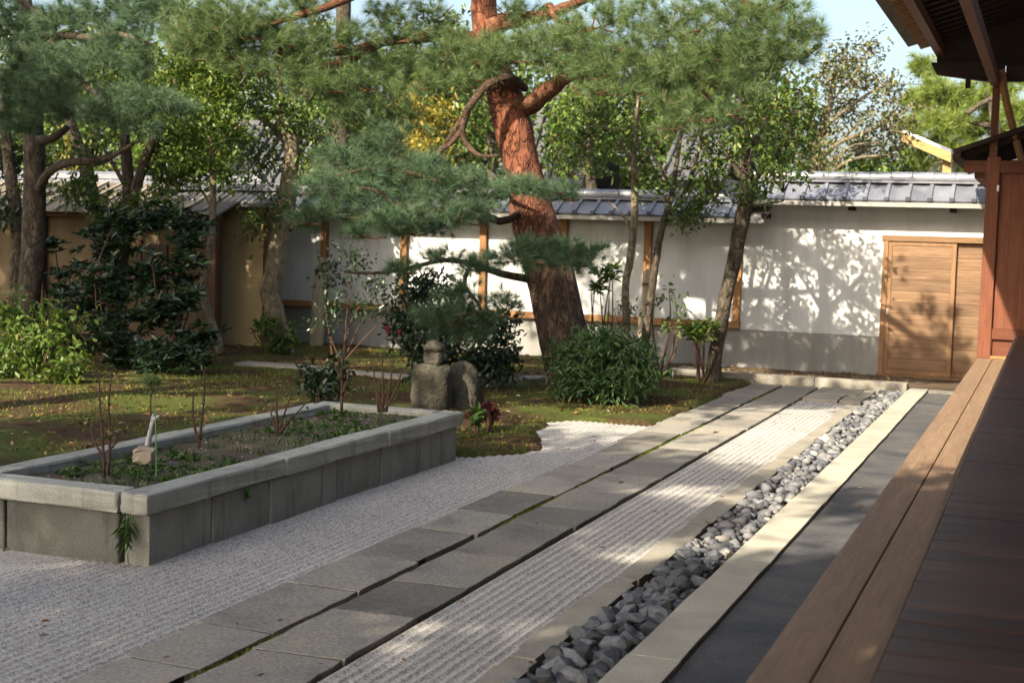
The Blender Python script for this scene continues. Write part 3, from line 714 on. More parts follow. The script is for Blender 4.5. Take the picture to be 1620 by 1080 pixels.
MB().hexa([(XS-.5, TY-.33, ZT-.06), (XT+.25, TY-.33, ZT-.06), (XT+.25, TY+.1, ZT+.14), (XS-.5, TY+.1, ZT+.14), (XS-.5, TY-.33, ZT-.015), (XT+.25, TY-.33, ZT-.015), (XT+.25, TY+.1, ZT+.19), (XS-.5, TY+.1, ZT+.19)]).put('roof_bed', M_tile, te)
MB().box(XS-.5, XT+.25, TY-.08, TY+.12, ZT+.17, ZT+.26).put('ridge', M_tile, te)

sh = thing('garden_shed', (-13, 17, 0), 'long low tan shed with ribbed weathered roof and dark posts behind the left shrubs', 'shed')
SX = at(338, 400, SY+.2)[0]
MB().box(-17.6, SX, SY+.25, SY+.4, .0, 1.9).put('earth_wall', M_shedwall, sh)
for px in (66, 190, 338):
    p = at(px, 400, SY+.2); MB().box(p[0]-.06, p[0]+.06, SY+.15, SY+.27, .0, 1.86).put('post', M_shed, sh)
p0, p1 = at(222, 450, SY+.2)[0], at(262, 450, SY+.2)[0]
MB().box(p0, p1, SY+.225, SY+.26, .75, 1.45).put('dark_opening', M_dark, sh)
MB().box(p0-.04, p0, SY+.2, SY+.27, .7, 1.5).put('opening_frame', M_shed, sh)
MB().box(-17.6, SX+.1, SY+.12, SY+.26, 1.80, 1.88).put('eave_beam', M_shed, sh)
se, sr = -.12, 2.0
def shz(y): return 1.87+(y-(SY-.15))*.36
x = SE-.30*23; k = 0
while x < SE-.02:
    x2 = min(x+.30, SE)
    MB().hexa([(x, SY-.15, shz(SY-.15)), (x2-.004, SY-.15, shz(SY-.15)), (x2-.004, SY+1.2, shz(SY+1.2)), (x, SY+1.2, shz(SY+1.2)),
               (x, SY-.15, shz(SY-.15)+.025), (x2-.004, SY-.15, shz(SY-.15)+.025), (x2-.004, SY+1.2, shz(SY+1.2)+.025), (x, SY+1.2, shz(SY+1.2)+.025)]).put('roof_board', M_oldroof, sh)
    MB().hexa([(x-.02, SY-.16, shz(SY-.16)+.026), (x+.02, SY-.16, shz(SY-.16)+.026), (x+.02, SY+1.2, shz(SY+1.2)+.026), (x-.02, SY+1.2, shz(SY+1.2)+.026),
               (x-.015, SY-.16, shz(SY-.16)+.06), (x+.015, SY-.16, shz(SY-.16)+.06), (x+.015, SY+1.2, shz(SY+1.2)+.06), (x-.015, SY+1.2, shz(SY+1.2)+.06)]).put('roof_batten', M_rib, sh)
    x += .30; k += 1
MB().tube([(-17.6, SY+1.2, shz(SY+1.2)+.06), (SE-.1, SY+1.2, shz(SY+1.2)+.06)], [.09, .09], 8, 0, 1).put('ridge', M_tile, sh)
MB().box(-17.6, SE-.08, SY+1.05, SY+1.35, shz(SY+1.2)-.04, shz(SY+1.2)+.02).put('ridge_course', M_tile, sh)

# ---------------------------------------------------------------- foliage tools
def unit(n, rng):
    v = rng.normal(size=(n, 3)); return v/np.linalg.norm(v, axis=1)[:, None]
def leafmesh(P, D, L, W, rng, fold=.25):
    """leaves: base P, direction D, length L, width W; 6 vertices, 2 folded halves"""
    n = len(P); D = D/np.linalg.norm(D, axis=1)[:, None]
    r = rng.normal(size=(n, 3))*.5+np.array([0, 0, 1.0]); Sd = np.cross(D, r); Sd /= np.linalg.norm(Sd, axis=1)[:, None]+1e-9
    U = np.cross(Sd, D); L = L[:, None]; W = W[:, None]
    b = P; t = P+D*L-U*L*.12
    m1, m2 = P+D*L*.35, P+D*L*.7
    V = np.stack([b, m1+Sd*W*.5+U*W*fold, m2+Sd*W*.38+U*W*fold*.6, t, m2-Sd*W*.38+U*W*fold*.6, m1-Sd*W*.5+U*W*fold], 1).reshape(-1, 3)
    i = np.arange(n)[:, None]*6
    F = np.vstack([i+np.array([[0, 1, 2, 3]]), i+np.array([[0, 3, 4, 5]])])
    return V, F
def litspot(C, spots):
    k = np.ones(len(C), bool)
    for X, Y, Z, rx, ry in spots:
        dz = C[:, 2]-Z; sx = C[:, 0]+.42*dz-X; sy = C[:, 1]+1.35*dz-Y
        k &= ((sx/rx)**2+(sy/ry)**2) > 1
    return k
def leaf_cloud(blobs, dens, L=.10, W=.45, per=14, spread=.16, rng=None, droop=.25, shell=.55, spots=None):
    """blobs: (centre, radii); dens clusters per blob"""
    rng = rng or RNG; VV, FF, nb = [], [], 0
    for (c, r), n in zip(blobs, dens if hasattr(dens, '__len__') else [dens]*len(blobs)):
        u = unit(n, rng); rad = rng.uniform(0, 1, n)**shell
        C = np.array(c)+u*rad[:, None]*np.array(r)
        if spots is not None: C = C[litspot(C, spots)]
        n = len(C)
        if n == 0: continue
        out = (C-np.array(c))/np.array(r); tw = out*.6+unit(n, rng)*.7+np.array([0, 0, .15])
        k = per; P = np.repeat(C, k, 0)+rng.normal(size=(n*k, 3))*spread*.5
        D = np.repeat(tw, k, 0)*.5+unit(n*k, rng)+np.array([0, 0, -droop])
        V, F = leafmesh(P, D, rng.uniform(.65, 1.2, n*k)*L, rng.uniform(.75, 1.2, n*k)*L*W, rng)
        VV.append(V); FF.append(F+nb); nb += len(V)
    return np.vstack(VV), np.vstack(FF)
def blob(px, py, rx, ry, Y, dep=.8):
    c = at(px, py, Y); s = mpp(c); return (c, (rx*s, max(rx, ry)*s*dep, ry*s))
def area(b): return b[1][0]*b[1][2]
def needle_pads(pads, dens=1.0, L=.155, per=58, wid=.0036, rng=None, flat=True):
    rng = rng or RNG; VV = []
    for px, py, rx, ry, Y in pads:
        c, r = blob(px, py, rx, ry, Y, .75); n = max(12, int(dens*r[0]*r[2]*900))
        u = unit(n, rng); rad = rng.uniform(0, 1, n)**.45
        C = np.array(c)+u*rad[:, None]*np.array(r)
        C[:, 2] += .25*r[2]*np.sin(C[:, 0]*9+c[0]*5)+.06*rng.normal(size=n)*r[2]*4
        out = (C-c)/np.array(r)
        T = out*np.array([.8, .8, .25])+np.array([0, 0, .45])+unit(n, rng)*.45; T /= np.linalg.norm(T, axis=1)[:, None]
        lt = rng.uniform(.75, 1.25, n)*L
        T_ = np.repeat(T, per, 0); m_ = n*per
        B = np.repeat(C, per, 0)+T_*(rng.uniform(-.45, .08, m_)*np.repeat(lt, per))[:, None]*.6
        D = T_*rng.uniform(.35, 1.2, m_)[:, None]+unit(m_, rng)*.78; D /= np.linalg.norm(D, axis=1)[:, None]
        ll = np.repeat(lt, per)*rng.uniform(.7, 1.1, m_)
        tip = B+D*ll[:, None]; tip[:, 2] -= ll*.10
        Sd = np.cross(D, unit(m_, rng)); Sd /= np.linalg.norm(Sd, axis=1)[:, None]; Sd *= wid/2
        VV.append(np.stack([B-Sd, B+Sd, tip], 1).reshape(-1, 3))
    V = np.vstack(VV); return V, np.arange(len(V)).reshape(-1, 3)
def limb(pts, Y, w, sides=8, jit=.06, sub=4):
    """photo polyline -> tube; pts [(px,py[,dY])], w widths in px"""
    P = [at(p[0], p[1], Y+(p[2] if len(p) > 2 else 0)) for p in pts]
    ws = np.interp(np.linspace(0, 1, len(pts)), np.linspace(0, 1, len(w)), w)
    return tube(P, [max(.004, q*mpp(c)/2) for q, c in zip(ws, P)], sides, jit, sub)
def add_limb(root, name, pts, Y, w, mt, **k):
    V, F = limb(pts, Y, w, **k); return put(name, V, F, mt, root, smooth=True)
def twigs(root, blobs, n, start, mt, w=.008, rng=None):
    """thin branchlets from a point into the crown blobs, one part"""
    rng = rng or RNG; b = MB()
    for c, r in blobs:
        for i in range(n):
            e = np.array(c)+unit(1, rng)[0]*np.array(r)*rng.uniform(.4, .95); s = np.array(start) if start is not None else np.array(c)+np.array([0, 0, -r[2]*.8])
            mid = (s+e)/2+rng.normal(size=3)*.12*np.linalg.norm(e-s)
            b.tube([s, mid, e], [w*1.6, w, w*.35], 5, .05, 3)
    return b.put('branchlets', mt, root, smooth=True, kind='stuff')

# ---------------------------------------------------------------- the big red pine
PY = 14.9
pine = thing('red_pine', tuple(atz(905, 608)*np.array([1, 1, 0])), 'big leaning red pine with scaly orange trunk in the middle of the garden', 'tree')
add_limb(pine, 'trunk', [(930, 640), (908, 590), (888, 520), (872, 440), (842, 340), (835, 300), (822, 250), (812, 200), (798, 150), (778, 95), (768, 40), (766, -30), (775, -120), (790, -230), (800, -330)], PY,
         [100, 90, 80, 76, 70, 61, 58, 63, 55, 44, 42, 38, 32, 24, 12], M_redbark, sides=20, jit=.045, sub=5)
for pts, w in (([(795, 160), (830, 168, -.1), (870, 141, -.3), (900, 122, -.4), (960, 104, -.5), (1060, 92, -.6), (1170, 92, -.8), (1260, 90, -.9), (1300, 70, -1)], [28, 29, 26, 20, 16, 14, 12, 10, 5]),
               ([(830, 140), (805, 122, -.45), (772, 134, -.6), (742, 170, -.7), (716, 212, -.75), (690, 246, -.8), (660, 275, -.9)], [13, 15, 14, 12, 9, 7, 4]),
               ([(740, 174, -.7), (731, 203, -.75), (738, 228, -.8), (760, 246, -.9), (790, 246, -1)], [10, 9, 8, 6, 3]),
               ([(732, 205, -.75), (712, 228, -.8), (695, 240, -.85), (692, 262, -.9)], [9, 8, 7, 4]),
               ([(752, 62), (722, 62, -.2), (702, 50, -.3), (672, 60, -.4), (640, 63, -.5), (600, 68, -.6), (558, 80, -.8), (520, 88, -1)], [26, 24, 17, 18, 18, 16, 12, 5]),
               ([(775, 50), (800, 36, -.1), (850, 28, -.2), (890, 14, -.3), (930, -4, -.4), (1010, -30, -.5)], [34, 28, 22, 20, 16, 8]),
               ([(850, 26), (870, 8, -.3), (880, 32, -.4), (920, 42, -.5), (938, 58, -.5)], [10, 9, 8, 7, 3]),
               ([(610, 66, -.6), (580, 82, -.9), (545, 98, -1.2), (515, 104, -1.4), (480, 98, -1.5), (450, 86, -1.6), (428, 76, -1.7), (404, 88, -1.7)], [10, 12, 13, 13, 12, 9, 7, 3]),
               ([(770, -60), (690, -80, -.4), (620, -50, -.8), (600, -25, -.9)], [26, 22, 18, 15]),
               ([(600, -25, -.9), (520, 10, -1.5), (470, 25, -1.6), (420, 40, -1.8), (340, 45, -2)], [14, 13, 11, 8, 4]),
               ([(790, -200), (900, -160, -.5), (1030, -90, -.9), (1150, -20, -1), (1210, 30, -1)], [24, 20, 16, 12, 6]),
               ([(1070, 92, -.6), (1100, 130, -.7), (1130, 165, -.7)], [9, 7, 4]),
               ([(855, 445), (790, 432, -.5), (745, 418, -1), (700, 412, -1.2), (640, 426, -1.4), (590, 432, -1.5), (545, 430, -1.6)], [14, 12, 10, 8, 7, 5, 3]),
               ([(835, 330), (790, 350, -.6), (740, 322, -1.0), (690, 335, -1.25), (630, 325, -1.45), (570, 345, -1.6), (510, 338, -1.75)], [13, 11, 9, 8, 7, 5, 3]),
               ([(740, 322, -1.0), (700, 290, -1.2), (640, 272, -1.3), (580, 268, -1.4), (530, 280, -1.6)], [8, 7, 6, 5, 3]),
               ([(630, 325, -1.45), (590, 300, -1.55), (545, 300, -1.65), (500, 305, -1.75)], [6, 5, 4, 2]),
               ([(745, 418, -1), (735, 450, -1.25), (760, 490, -1.4), (720, 515, -1.5)], [7, 6, 5, 3]),
               ([(690, 246, -.8), (650, 300, -1.1), (615, 345, -1.3), (560, 352, -1.4), (535, 335, -1.5)], [9, 8, 7, 6, 3])):
    add_limb(pine, 'bough', pts, PY, w, M_limb if max(p_[1] for p_ in pts) > 200 else M_bough, sides=9, jit=.24, sub=3)
pads = []
def P_(px, py, rx, ry, dY): pads.append((px, py, rx, ry, PY+dY))
for a in ((330, 25, 90, 40, -1.9), (410, 50, 80, 45, -1.7), (350, 80, 60, 25, -1.8), (470, 15, 60, 30, -1.5), (460, 70, 50, 22, -1.6), (520, 60, 50, 25, -1.4), (500, 130, 60, 28, -1.5), (420, 110, 60, 18, -1.7), (555, 125, 50, 35, -1.2), (560, 180, 50, 30, -1.2), (620, 20, 50, 30, -.7), (610, 95, 45, 22, -.8), (650, 110, 50, 30, -.6), (690, 20, 40, 25, -.4), (600, 150, 60, 30, -1), (640, 185, 40, 25, -.8),
          (700, 95, 50, 25, -.5), (790, 72, 60, 18, -.45), (760, 98, 45, 14, -.5), (850, 80, 70, 28, -.6), (930, 80, 70, 35, -.7), (890, 45, 50, 20, -.4), (960, 30, 70, 35, -.7), (1000, 80, 60, 30, -.8), (1050, 30, 70, 45, -.9), (1120, 30, 60, 45, -1), (1190, 40, 70, 50, -1), (1245, 60, 60, 40, -1.1), (1285, 50, 35, 25, -1.1), (1100, 100, 70, 40, -.9), (1170, 120, 60, 30, -.9), (1000, 135, 50, 22, -.8), (1060, 150, 50, 25, -.8), (1110, 178, 55, 20, -.8), (1070, 195, 40, 16, -.8), (1150, 175, 35, 18, -.8), (1230, 95, 50, 20, -1), (960, 115, 50, 18, -.8), (1210, 10, 80, 25, -1), (820, 12, 50, 16, -.3), (900, 110, 40, 16, -.7),
          (540, 250, 50, 25, -1.3), (600, 235, 55, 30, -1.1), (650, 265, 50, 25, -1), (560, 300, 70, 28, -1.5), (650, 310, 70, 30, -1.2), (720, 290, 60, 25, -1), (620, 345, 80, 22, -1.5), (700, 335, 60, 22, -1.2), (520, 335, 40, 18, -1.7), (760, 320, 40, 20, -.9), (850, 296, 55, 14, -.75), (890, 306, 40, 14, -.7), (800, 300, 40, 16, -.8),
          (880, 398, 60, 18, -.8), (930, 398, 40, 14, -.8), (820, 405, 55, 20, -1), (760, 418, 50, 16, -1.2), (700, 402, 40, 12, -1.3), (640, 425, 45, 10, -1.5),
          (500, 295, 40, 20, -1.7), (485, 345, 35, 14, -1.8), (590, 275, 55, 24, -1.3), (680, 275, 50, 22, -1.1), (660, 360, 60, 16, -1.4), (740, 345, 45, 18, -1.1), (580, 365, 45, 14, -1.6), (905, 410, 50, 16, -.85), (850, 385, 45, 14, -.9), (830, 292, 45, 16, -.8),
          (600, 215, 40, 20, -1.1), (560, 60, 45, 22, -1.1), (640, 55, 40, 18, -.7), (720, 130, 40, 16, -.55), (380, 45, 60, 30, -1.8), (300, 60, 50, 25, -1.9), (470, 105, 45, 20, -1.6), (1030, 110, 60, 25, -.8), (1150, 80, 60, 30, -1), (950, 140, 50, 16, -.8),
          (780, 88, 65, 20, -.5), (840, 60, 50, 18, -.55), (715, 72, 45, 20, -.5), (670, 130, 45, 18, -.7), (900, 65, 50, 22, -.7), (760, 120, 40, 12, -.5),
          (730, 470, 45, 26, -1.4), (700, 500, 50, 24, -1.5), (760, 505, 40, 24, -1.3), (725, 530, 40, 14, -1.4), (800, 480, 30, 16, -1.2)):
    P_(*a)
PINE_VIS = list(pads)
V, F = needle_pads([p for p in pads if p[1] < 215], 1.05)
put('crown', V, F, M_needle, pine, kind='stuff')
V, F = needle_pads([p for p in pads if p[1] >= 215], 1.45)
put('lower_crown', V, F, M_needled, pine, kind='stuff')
top = [(x, y_, rx, ry, PY+d) for x, y_, rx, ry, d in ((560, -80, 130, 50, -1), (420, -60, 120, 40, -1.6), (700, -160, 150, 60, 0), (900, -120, 130, 45, -.5), (1060, -130, 90, 35, -.8), (1180, -70, 70, 25, -1), (800, -280, 160, 60, .3), (620, -260, 130, 50, .6), (980, -260, 140, 50, .4), (780, -380, 130, 50, 0), (1150, -190, 110, 40, .2))]
V, F = needle_pads(top, .5, .16, 26, .009)
put('upper_crown', V, F, M_needle, pine, kind='stuff')
HB = []  # unseen forward clumps and boughs, added to throw blotchy shade on the wall
for x_, y_, z_, r_ in ((-6.6, 12.0, 6.6, .6), (-7.6, 12.8, 6.4, .6), (-8.6, 12.2, 6.6, .6), (-6.9, 10.9, 7.3, .6)):
    HB.append(((x_, y_, z_), (r_*.85, r_*.7, r_*.4)))
    V, F = tube([(-5.9, 14.8, 5.2), ((x_-5.9)/2, (y_+14.8)/2, (z_+5.2)/2+.15), (x_, y_, z_)], [.07, .05, .015], 6, .1, 4); put('bough', V, F, M_bough, pine, smooth=True)
V, F = leaf_cloud(HB, 60, .17, .12, 30, .10, RNG, .0, .8); put('forward_shade_crown', V, F, M_needle, pine, kind='stuff')
b = MB()
for px, py, rx, ry, Y in PINE_VIS:
    c, r = blob(px, py, rx, ry, Y)
    for i in range(3):
        s = np.array(c)+np.array([random.uniform(-.9, .9)*r[0], 0, -r[2]*.6]); e = np.array(c)+np.array([random.uniform(-.9, .9)*r[0], random.uniform(-.4, .4)*r[0], r[2]*random.uniform(-.2, .6)])
        b.tube([s, (s+e)/2+np.array([0, 0, -.04]), e], [.011, .009, .004], 5, .1, 3)
b.put('branchlets', M_bough, pine, smooth=True, kind='stuff')

# ---------------------------------------------------------------- dark pine at the left
LY = 13.6
lp = thing('dark_pine', tuple(at(52, 560, 15.0)*np.array([1, 1, 0])), 'dark pine with straight grey trunk at the far left edge, needles hanging above the shed', 'tree')
add_limb(lp, 'trunk', [(30, 590), (38, 540), (45, 470), (52, 400), (55, 330), (55, 260), (52, 190), (48, 120), (42, 40), (36, -60), (30, -200)], 14.9, [46, 40, 36, 36, 35, 34, 31, 28, 24, 18, 8], M_bark, sides=12, jit=.06)
for pts, w in (([(62, 300), (75, 275, -.1), (104, 258, -.2), (140, 255, -.3), (175, 248, -.4), (202, 233, -.5), (215, 224, -.5)], [16, 15, 13, 11, 9, 7, 4]),
               ([(50, 110), (85, 45, -.4), (60, 20, -.5), (25, 0, -.6)], [16, 13, 10, 5]),
               ([(50, 120), (90, 60, -.5), (140, 60, -.8), (190, 55, -1), (240, 70, -1.2)], [16, 14, 12, 9, 4]),
               ([(52, 170), (110, 118, -.6), (140, 140, -.9), (170, 155, -1), (230, 150, -1.2)], [12, 11, 10, 8, 3]),
               ([(62, 222), (85, 218, -.2), (106, 202, -.3)], [16, 13, 10])):
    add_limb(lp, 'bough', pts, 14.7, w, M_bark, sides=8, jit=.12)
lpads = [(30, 35, 45, 35, 14.2), (100, 30, 50, 25, 14), (170, 15, 55, 25, 13.9), (230, 30, 50, 30, 13.8), (260, 5, 50, 25, 13.8), (40, 105, 55, 30, 14), (105, 100, 60, 28, 13.8), (160, 95, 50, 20, 13.7), (20, 150, 40, 40, 13.9), (80, 145, 60, 30, 13.7), (222, 85, 22, 32, 13.5), (222, 112, 14, 20, 13.5), (190, 165, 70, 24, 13.4), (250, 165, 55, 18, 13.5), (150, 178, 40, 22, 13.4), (210, 195, 45, 18, 13.4), (285, 170, 30, 14, 13.6), (30, 200, 30, 18, 13.8), (75, 180, 40, 20, 13.8), (180, 60, 40, 18, 13.8)]
V, F = needle_pads(lpads, 1.5, .16, 58); put('crown', V, F, M_needled, lp, kind='stuff')
V, F = needle_pads([(40, -70, 110, 40, 14), (-60, -20, 110, 60, 14)], .5, .16, 26, .009); put('upper_crown', V, F, M_needled, lp, kind='stuff')

# ---------------------------------------------------------------- broadleaf trees in the garden
def tree(name, label, base, limbs, crown, mt_bark, mt_leaf, group=None, L=.10, W=.45, dens=300, per=14, spread=.16, twn=5, droop=.25, Y=None, seed=0, cat='tree', shell=.5):
    rng = np.random.default_rng(seed)
    t = thing(name, (base[0], base[1], 0), label, cat, group); Y = Y or base[1]
    for i, (pts, w) in enumerate(limbs):
        V, F = limb(pts, Y, w, 10 if i == 0 else 7, .09, 4); put('trunk' if i == 0 else 'branch', V, F, mt_bark, t, smooth=True)
    bl = [blob(*c) for c in crown]
    ns = [max(10, int(dens*area(b))) for b in bl]
    V, F = leaf_cloud(bl, ns, L, W, per, spread, rng, droop, shell); put('crown', V, F, mt_leaf, t, kind='stuff')
    if twn: twigs(t, bl, twn, None, mt_bark, .007, rng)
    return t
def gb(px, py, Y=None):
    p = atz(px, py) if Y is None else at(px, py, Y); return (p[0], p[1])

tree('slender_tree', 'thin pale-trunked tree standing against the tan wall right of the shed', gb(347, 548, 16.0),
     [([(349, 560), (343, 530), (333, 505), (323, 470), (322, 445), (330, 410), (336, 350), (337, 300), (334, 240), (330, 180), (335, 120)], [16, 14, 13, 13, 13, 12, 11, 11, 9, 7, 4]),
      ([(336, 330), (318, 300), (300, 285)], [5, 4, 2]), ([(334, 240), (365, 210), (390, 190)], [6, 4, 2]), ([(330, 380), (318, 365), (300, 360)], [4, 3, 2])],
     [(330, 60, 70, 45, 16.2), (300, 110, 55, 40, 16.2), (360, 120, 55, 45, 16.2), (330, 170, 60, 35, 16), (300, 215, 50, 30, 16), (360, 205, 45, 30, 16), (320, 265, 55, 28, 16), (280, 280, 40, 22, 15.9), (360, 275, 40, 20, 16), (255, 285, 24, 18, 16.07)],  # last clump added in the sun's path to shade the tan wall
     M_palebark, M_leafl, dens=420, L=.08, seed=31)
tree('knotted_tree', 'crooked tree with mottled knobbly trunk at the corner of tan and white walls', gb(447, 560, 17.0),
     [([(452, 575), (446, 545), (432, 480), (427, 460), (434, 430), (442, 380), (455, 310), (461, 250), (460, 225), (449, 195), (447, 160), (442, 130), (450, 90)], [44, 36, 32, 35, 31, 31, 30, 27, 25, 16, 14, 12, 6]),
      ([(462, 235), (430, 200), (405, 185)], [14, 10, 5]), ([(448, 175), (480, 150), (500, 120)], [9, 7, 4]), ([(447, 180), (425, 175), (395, 180)], [7, 6, 3]), ([(458, 365), (480, 345), (510, 340)], [7, 5, 3])],
     [(450, 80, 70, 45, 17.2), (410, 140, 60, 40, 17), (490, 130, 60, 45, 17), (450, 170, 50, 30, 16.8), (500, 200, 45, 35, 17.2), (410, 250, 45, 40, 16.8), (385, 215, 35, 25, 17), (480, 260, 40, 30, 17), (430, 320, 40, 28, 16.7), (405, 350, 25, 30, 16.7)],
     M_palebark, M_leaf, dens=160, L=.09, seed=32)
tree('forked_tree', 'forked dark tree rising out of the rhododendrons in front of the shed', gb(190, 575, 15.4),
     [([(172, 590), (175, 540), (180, 470), (190, 400), (204, 335), (203, 290), (199, 235), (196, 190)], [36, 32, 30, 30, 27, 20, 18, 10]),
      ([(206, 340), (218, 290), (236, 238), (250, 200)], [22, 17, 15, 8]), ([(202, 300), (180, 262), (165, 235)], [8, 6, 3])],
     [(200, 130, 60, 40, 15.6), (250, 210, 40, 30, 15.5), (150, 230, 35, 25, 15.5), (215, 320, 45, 22, 15.2), (130, 310, 30, 20, 15.2), (120, 280, 30, 18, 15.4), (270, 320, 40, 22, 15.4), (255, 270, 40, 20, 15.6), (180, 345, 50, 16, 15)],
     M_bark, M_leaf, dens=220, L=.09, seed=33)
tree('leaning_tree', 'dark tree leaning left beside the forked trunk, before the shed roof', gb(160, 580, 15.9),
     [([(165, 590), (168, 500), (162, 420), (158, 370), (150, 335), (135, 262), (122, 225), (110, 185), (100, 130)], [30, 28, 28, 26, 24, 22, 18, 14, 8]), ([(135, 265), (165, 255), (190, 240)], [9, 7, 4])],
     [(80, 240, 50, 30, 16.2), (110, 110, 60, 40, 16), (40, 230, 40, 30, 16), (60, 300, 40, 20, 16), (125, 300, 35, 18, 15.6), (180, 320, 35, 16, 15.5)], M_bark, M_leaf, dens=210, L=.085, seed=34)
tree('edge_tree', 'thin dark tree behind the straight pine trunk at the left edge', gb(22, 540, 15.8),
     [([(20, 560), (24, 480), (26, 430), (28, 380), (25, 330), (16, 270), (8, 200), (2, 120)], [24, 22, 22, 22, 22, 20, 16, 8]), ([(20, 300), (0, 320), (-20, 330)], [9, 7, 4])],
     [(10, 260, 35, 30, 15.9), (0, 340, 30, 25, 15.6), (30, 60, 50, 40, 16)], M_bark, M_leafd, dens=220, seed=35)
tree('slim_tree', 'slim grey sapling just right of the pine, lit trunk against the white wall', gb(990, 540, 17.0),
     [([(988, 560), (990, 500), (990, 450), (997, 410), (1003, 350), (1004, 300), (1003, 250), (1006, 200), (1010, 150)], [14, 13, 12, 12, 11, 11, 10, 8, 4]),
      ([(1000, 370), (985, 340), (960, 315)], [6, 4, 2]), ([(1004, 290), (1030, 240), (1058, 215)], [7, 5, 2]), ([(1003, 270), (985, 230), (975, 200)], [6, 4, 2])],
     [(1010, 160, 50, 35, 17.1), (960, 180, 45, 35, 17.2), (920, 210, 40, 35, 17.3), (1000, 220, 50, 30, 17), (940, 260, 45, 30, 17.2), (1010, 270, 40, 22, 17), (900, 260, 30, 25, 17.3)], M_palebark, M_leaf, dens=170, L=.085, seed=36)
tree('twin_stem_tree', 'slim dark double-stemmed tree crossing the banded prop post', gb(1022, 560, 16.9),
     [([(1018, 580), (1022, 530), (1030, 470), (1042, 385), (1050, 350), (1062, 310), (1072, 250), (1078, 200)], [16, 14, 13, 12, 11, 9, 7, 4]),
      ([(1052, 350), (1085, 300), (1105, 240), (1110, 200)], [9, 8, 6, 3]), ([(1048, 360), (1075, 340), (1095, 335)], [5, 4, 2]), ([(1065, 300), (1040, 260), (1025, 235)], [6, 4, 2])],
     [(1075, 180, 40, 30, 17), (1090, 240, 50, 35, 16.9), (1050, 290, 40, 22, 16.9), (1110, 300, 40, 25, 16.8), (1085, 340, 25, 10, 16.6), (1130, 250, 35, 30, 17)], M_bark, M_leaf, dens=62, L=.08, seed=37)
tree('camphor_tree', 'bushy tree with bare leaning trunk in front of the right end of the posted wall', gb(1128, 612, 16.7),
     [([(1122, 622), (1128, 600), (1132, 560), (1140, 515), (1150, 460), (1161, 415), (1170, 370), (1180, 320), (1184, 285), (1178, 240), (1172, 200), (1170, 150)], [38, 27, 23, 23, 22, 23, 23, 24, 20, 14, 10, 5]),
      ([(1184, 300), (1205, 270), (1240, 235), (1260, 200)], [13, 10, 7, 3]), ([(1180, 290), (1155, 250), (1135, 220)], [10, 7, 3]), ([(1182, 330), (1215, 322), (1240, 318)], [6, 4, 2]), ([(1178, 245), (1200, 215), (1215, 180)], [9, 7, 3])],
     [(1170, 170, 60, 40, 16.8), (1220, 190, 55, 45, 16.8), (1130, 210, 45, 40, 16.8), (1255, 230, 40, 35, 16.7), (1180, 240, 55, 35, 16.5), (1240, 280, 45, 30, 16.5), (1130, 280, 45, 30, 16.6), (1190, 300, 45, 25, 16.4), (1255, 150, 35, 40, 17), (1100, 330, 30, 10, 16.4)], M_bark, M_leaf, dens=46, per=18, spread=.16, L=.09, seed=38)

# ---------------------------------------------------------------- shrubs
def shrub(name, label, base, blobs, mt, L, W, dens, per=12, spread=.12, stems=6, mt_stem=None, group=None, seed=0, droop=.2, whorl=False, shell=.6, cat='shrub'):
    rng = np.random.default_rng(seed); t = thing(name, (base[0], base[1], 0), label, cat, group)
    bl = [blob(*b_) for b_ in blobs]; ns = [max(8, int(dens*area(b_))) for b_ in bl]
    if whorl:                      # leaves in star-like whorls at twig ends
        VV, FF, nb2 = [], [], 0
        for (c, r), n in zip(bl, ns):
            C = np.array(c)+unit(n, rng)*(rng.uniform(0, 1, n)**shell)[:, None]*np.array(r); k = per
            a = np.tile(np.arange(k)*2*np.pi/k, n)+np.repeat(rng.uniform(0, 6, n), k)+rng.normal(size=n*k)*.2
            T = unit(n, rng)*.5+np.array([0, -.15, .9]); T /= np.linalg.norm(T, axis=1)[:, None]
            A = np.cross(T, unit(n, rng)); A /= np.linalg.norm(A, axis=1)[:, None]; B = np.cross(T, A)
            D = np.repeat(A, k, 0)*np.cos(a)[:, None]+np.repeat(B, k, 0)*np.sin(a)[:, None]+np.repeat(T, k, 0)*rng.uniform(-.15, .55, n*k)[:, None]
            V, F = leafmesh(np.repeat(C, k, 0), D, rng.uniform(.7, 1.15, n*k)*L, rng.uniform(.8, 1.2, n*k)*L*W, rng); VV.append(V); FF.append(F+nb2); nb2 += len(V)
        V, F = np.vstack(VV), np.vstack(FF)
    else: V, F = leaf_cloud(bl, ns, L, W, per, spread, rng, droop, shell)
    put('foliage', V, F, mt, t, kind='stuff')
    b = MB()
    for c, r in bl:
        for i in range(stems):
            s = np.array([base[0]+rng.uniform(-.08, .08), base[1]+rng.uniform(-.08, .08), -.02]); e = np.array(c)+unit(1, rng)[0]*np.array(r)*.7
            b.tube([s, s*.45+e*.55+rng.normal(size=3)*.06, e], [.013, .010, .004], 5, .1, 3)
    b.put('stems', mt_stem or M_stem, t, smooth=True, kind='stuff')
    return t
shrub('aucuba_shrub', 'bright yellow-green leafy shrub lit by sun in the lower left corner', gb(60, 620, 12.4),
      [(20, 500, 45, 40, 12.6), (60, 545, 60, 35, 12.4), (25, 580, 50, 40, 12.3), (100, 590, 40, 28, 12.2), (55, 615, 60, 22, 12.2), (120, 575, 25, 20, 12.2), (95, 505, 40, 25, 12.9)], M_leafl, .10, .42, 330, 11, .14, 3, seed=51)
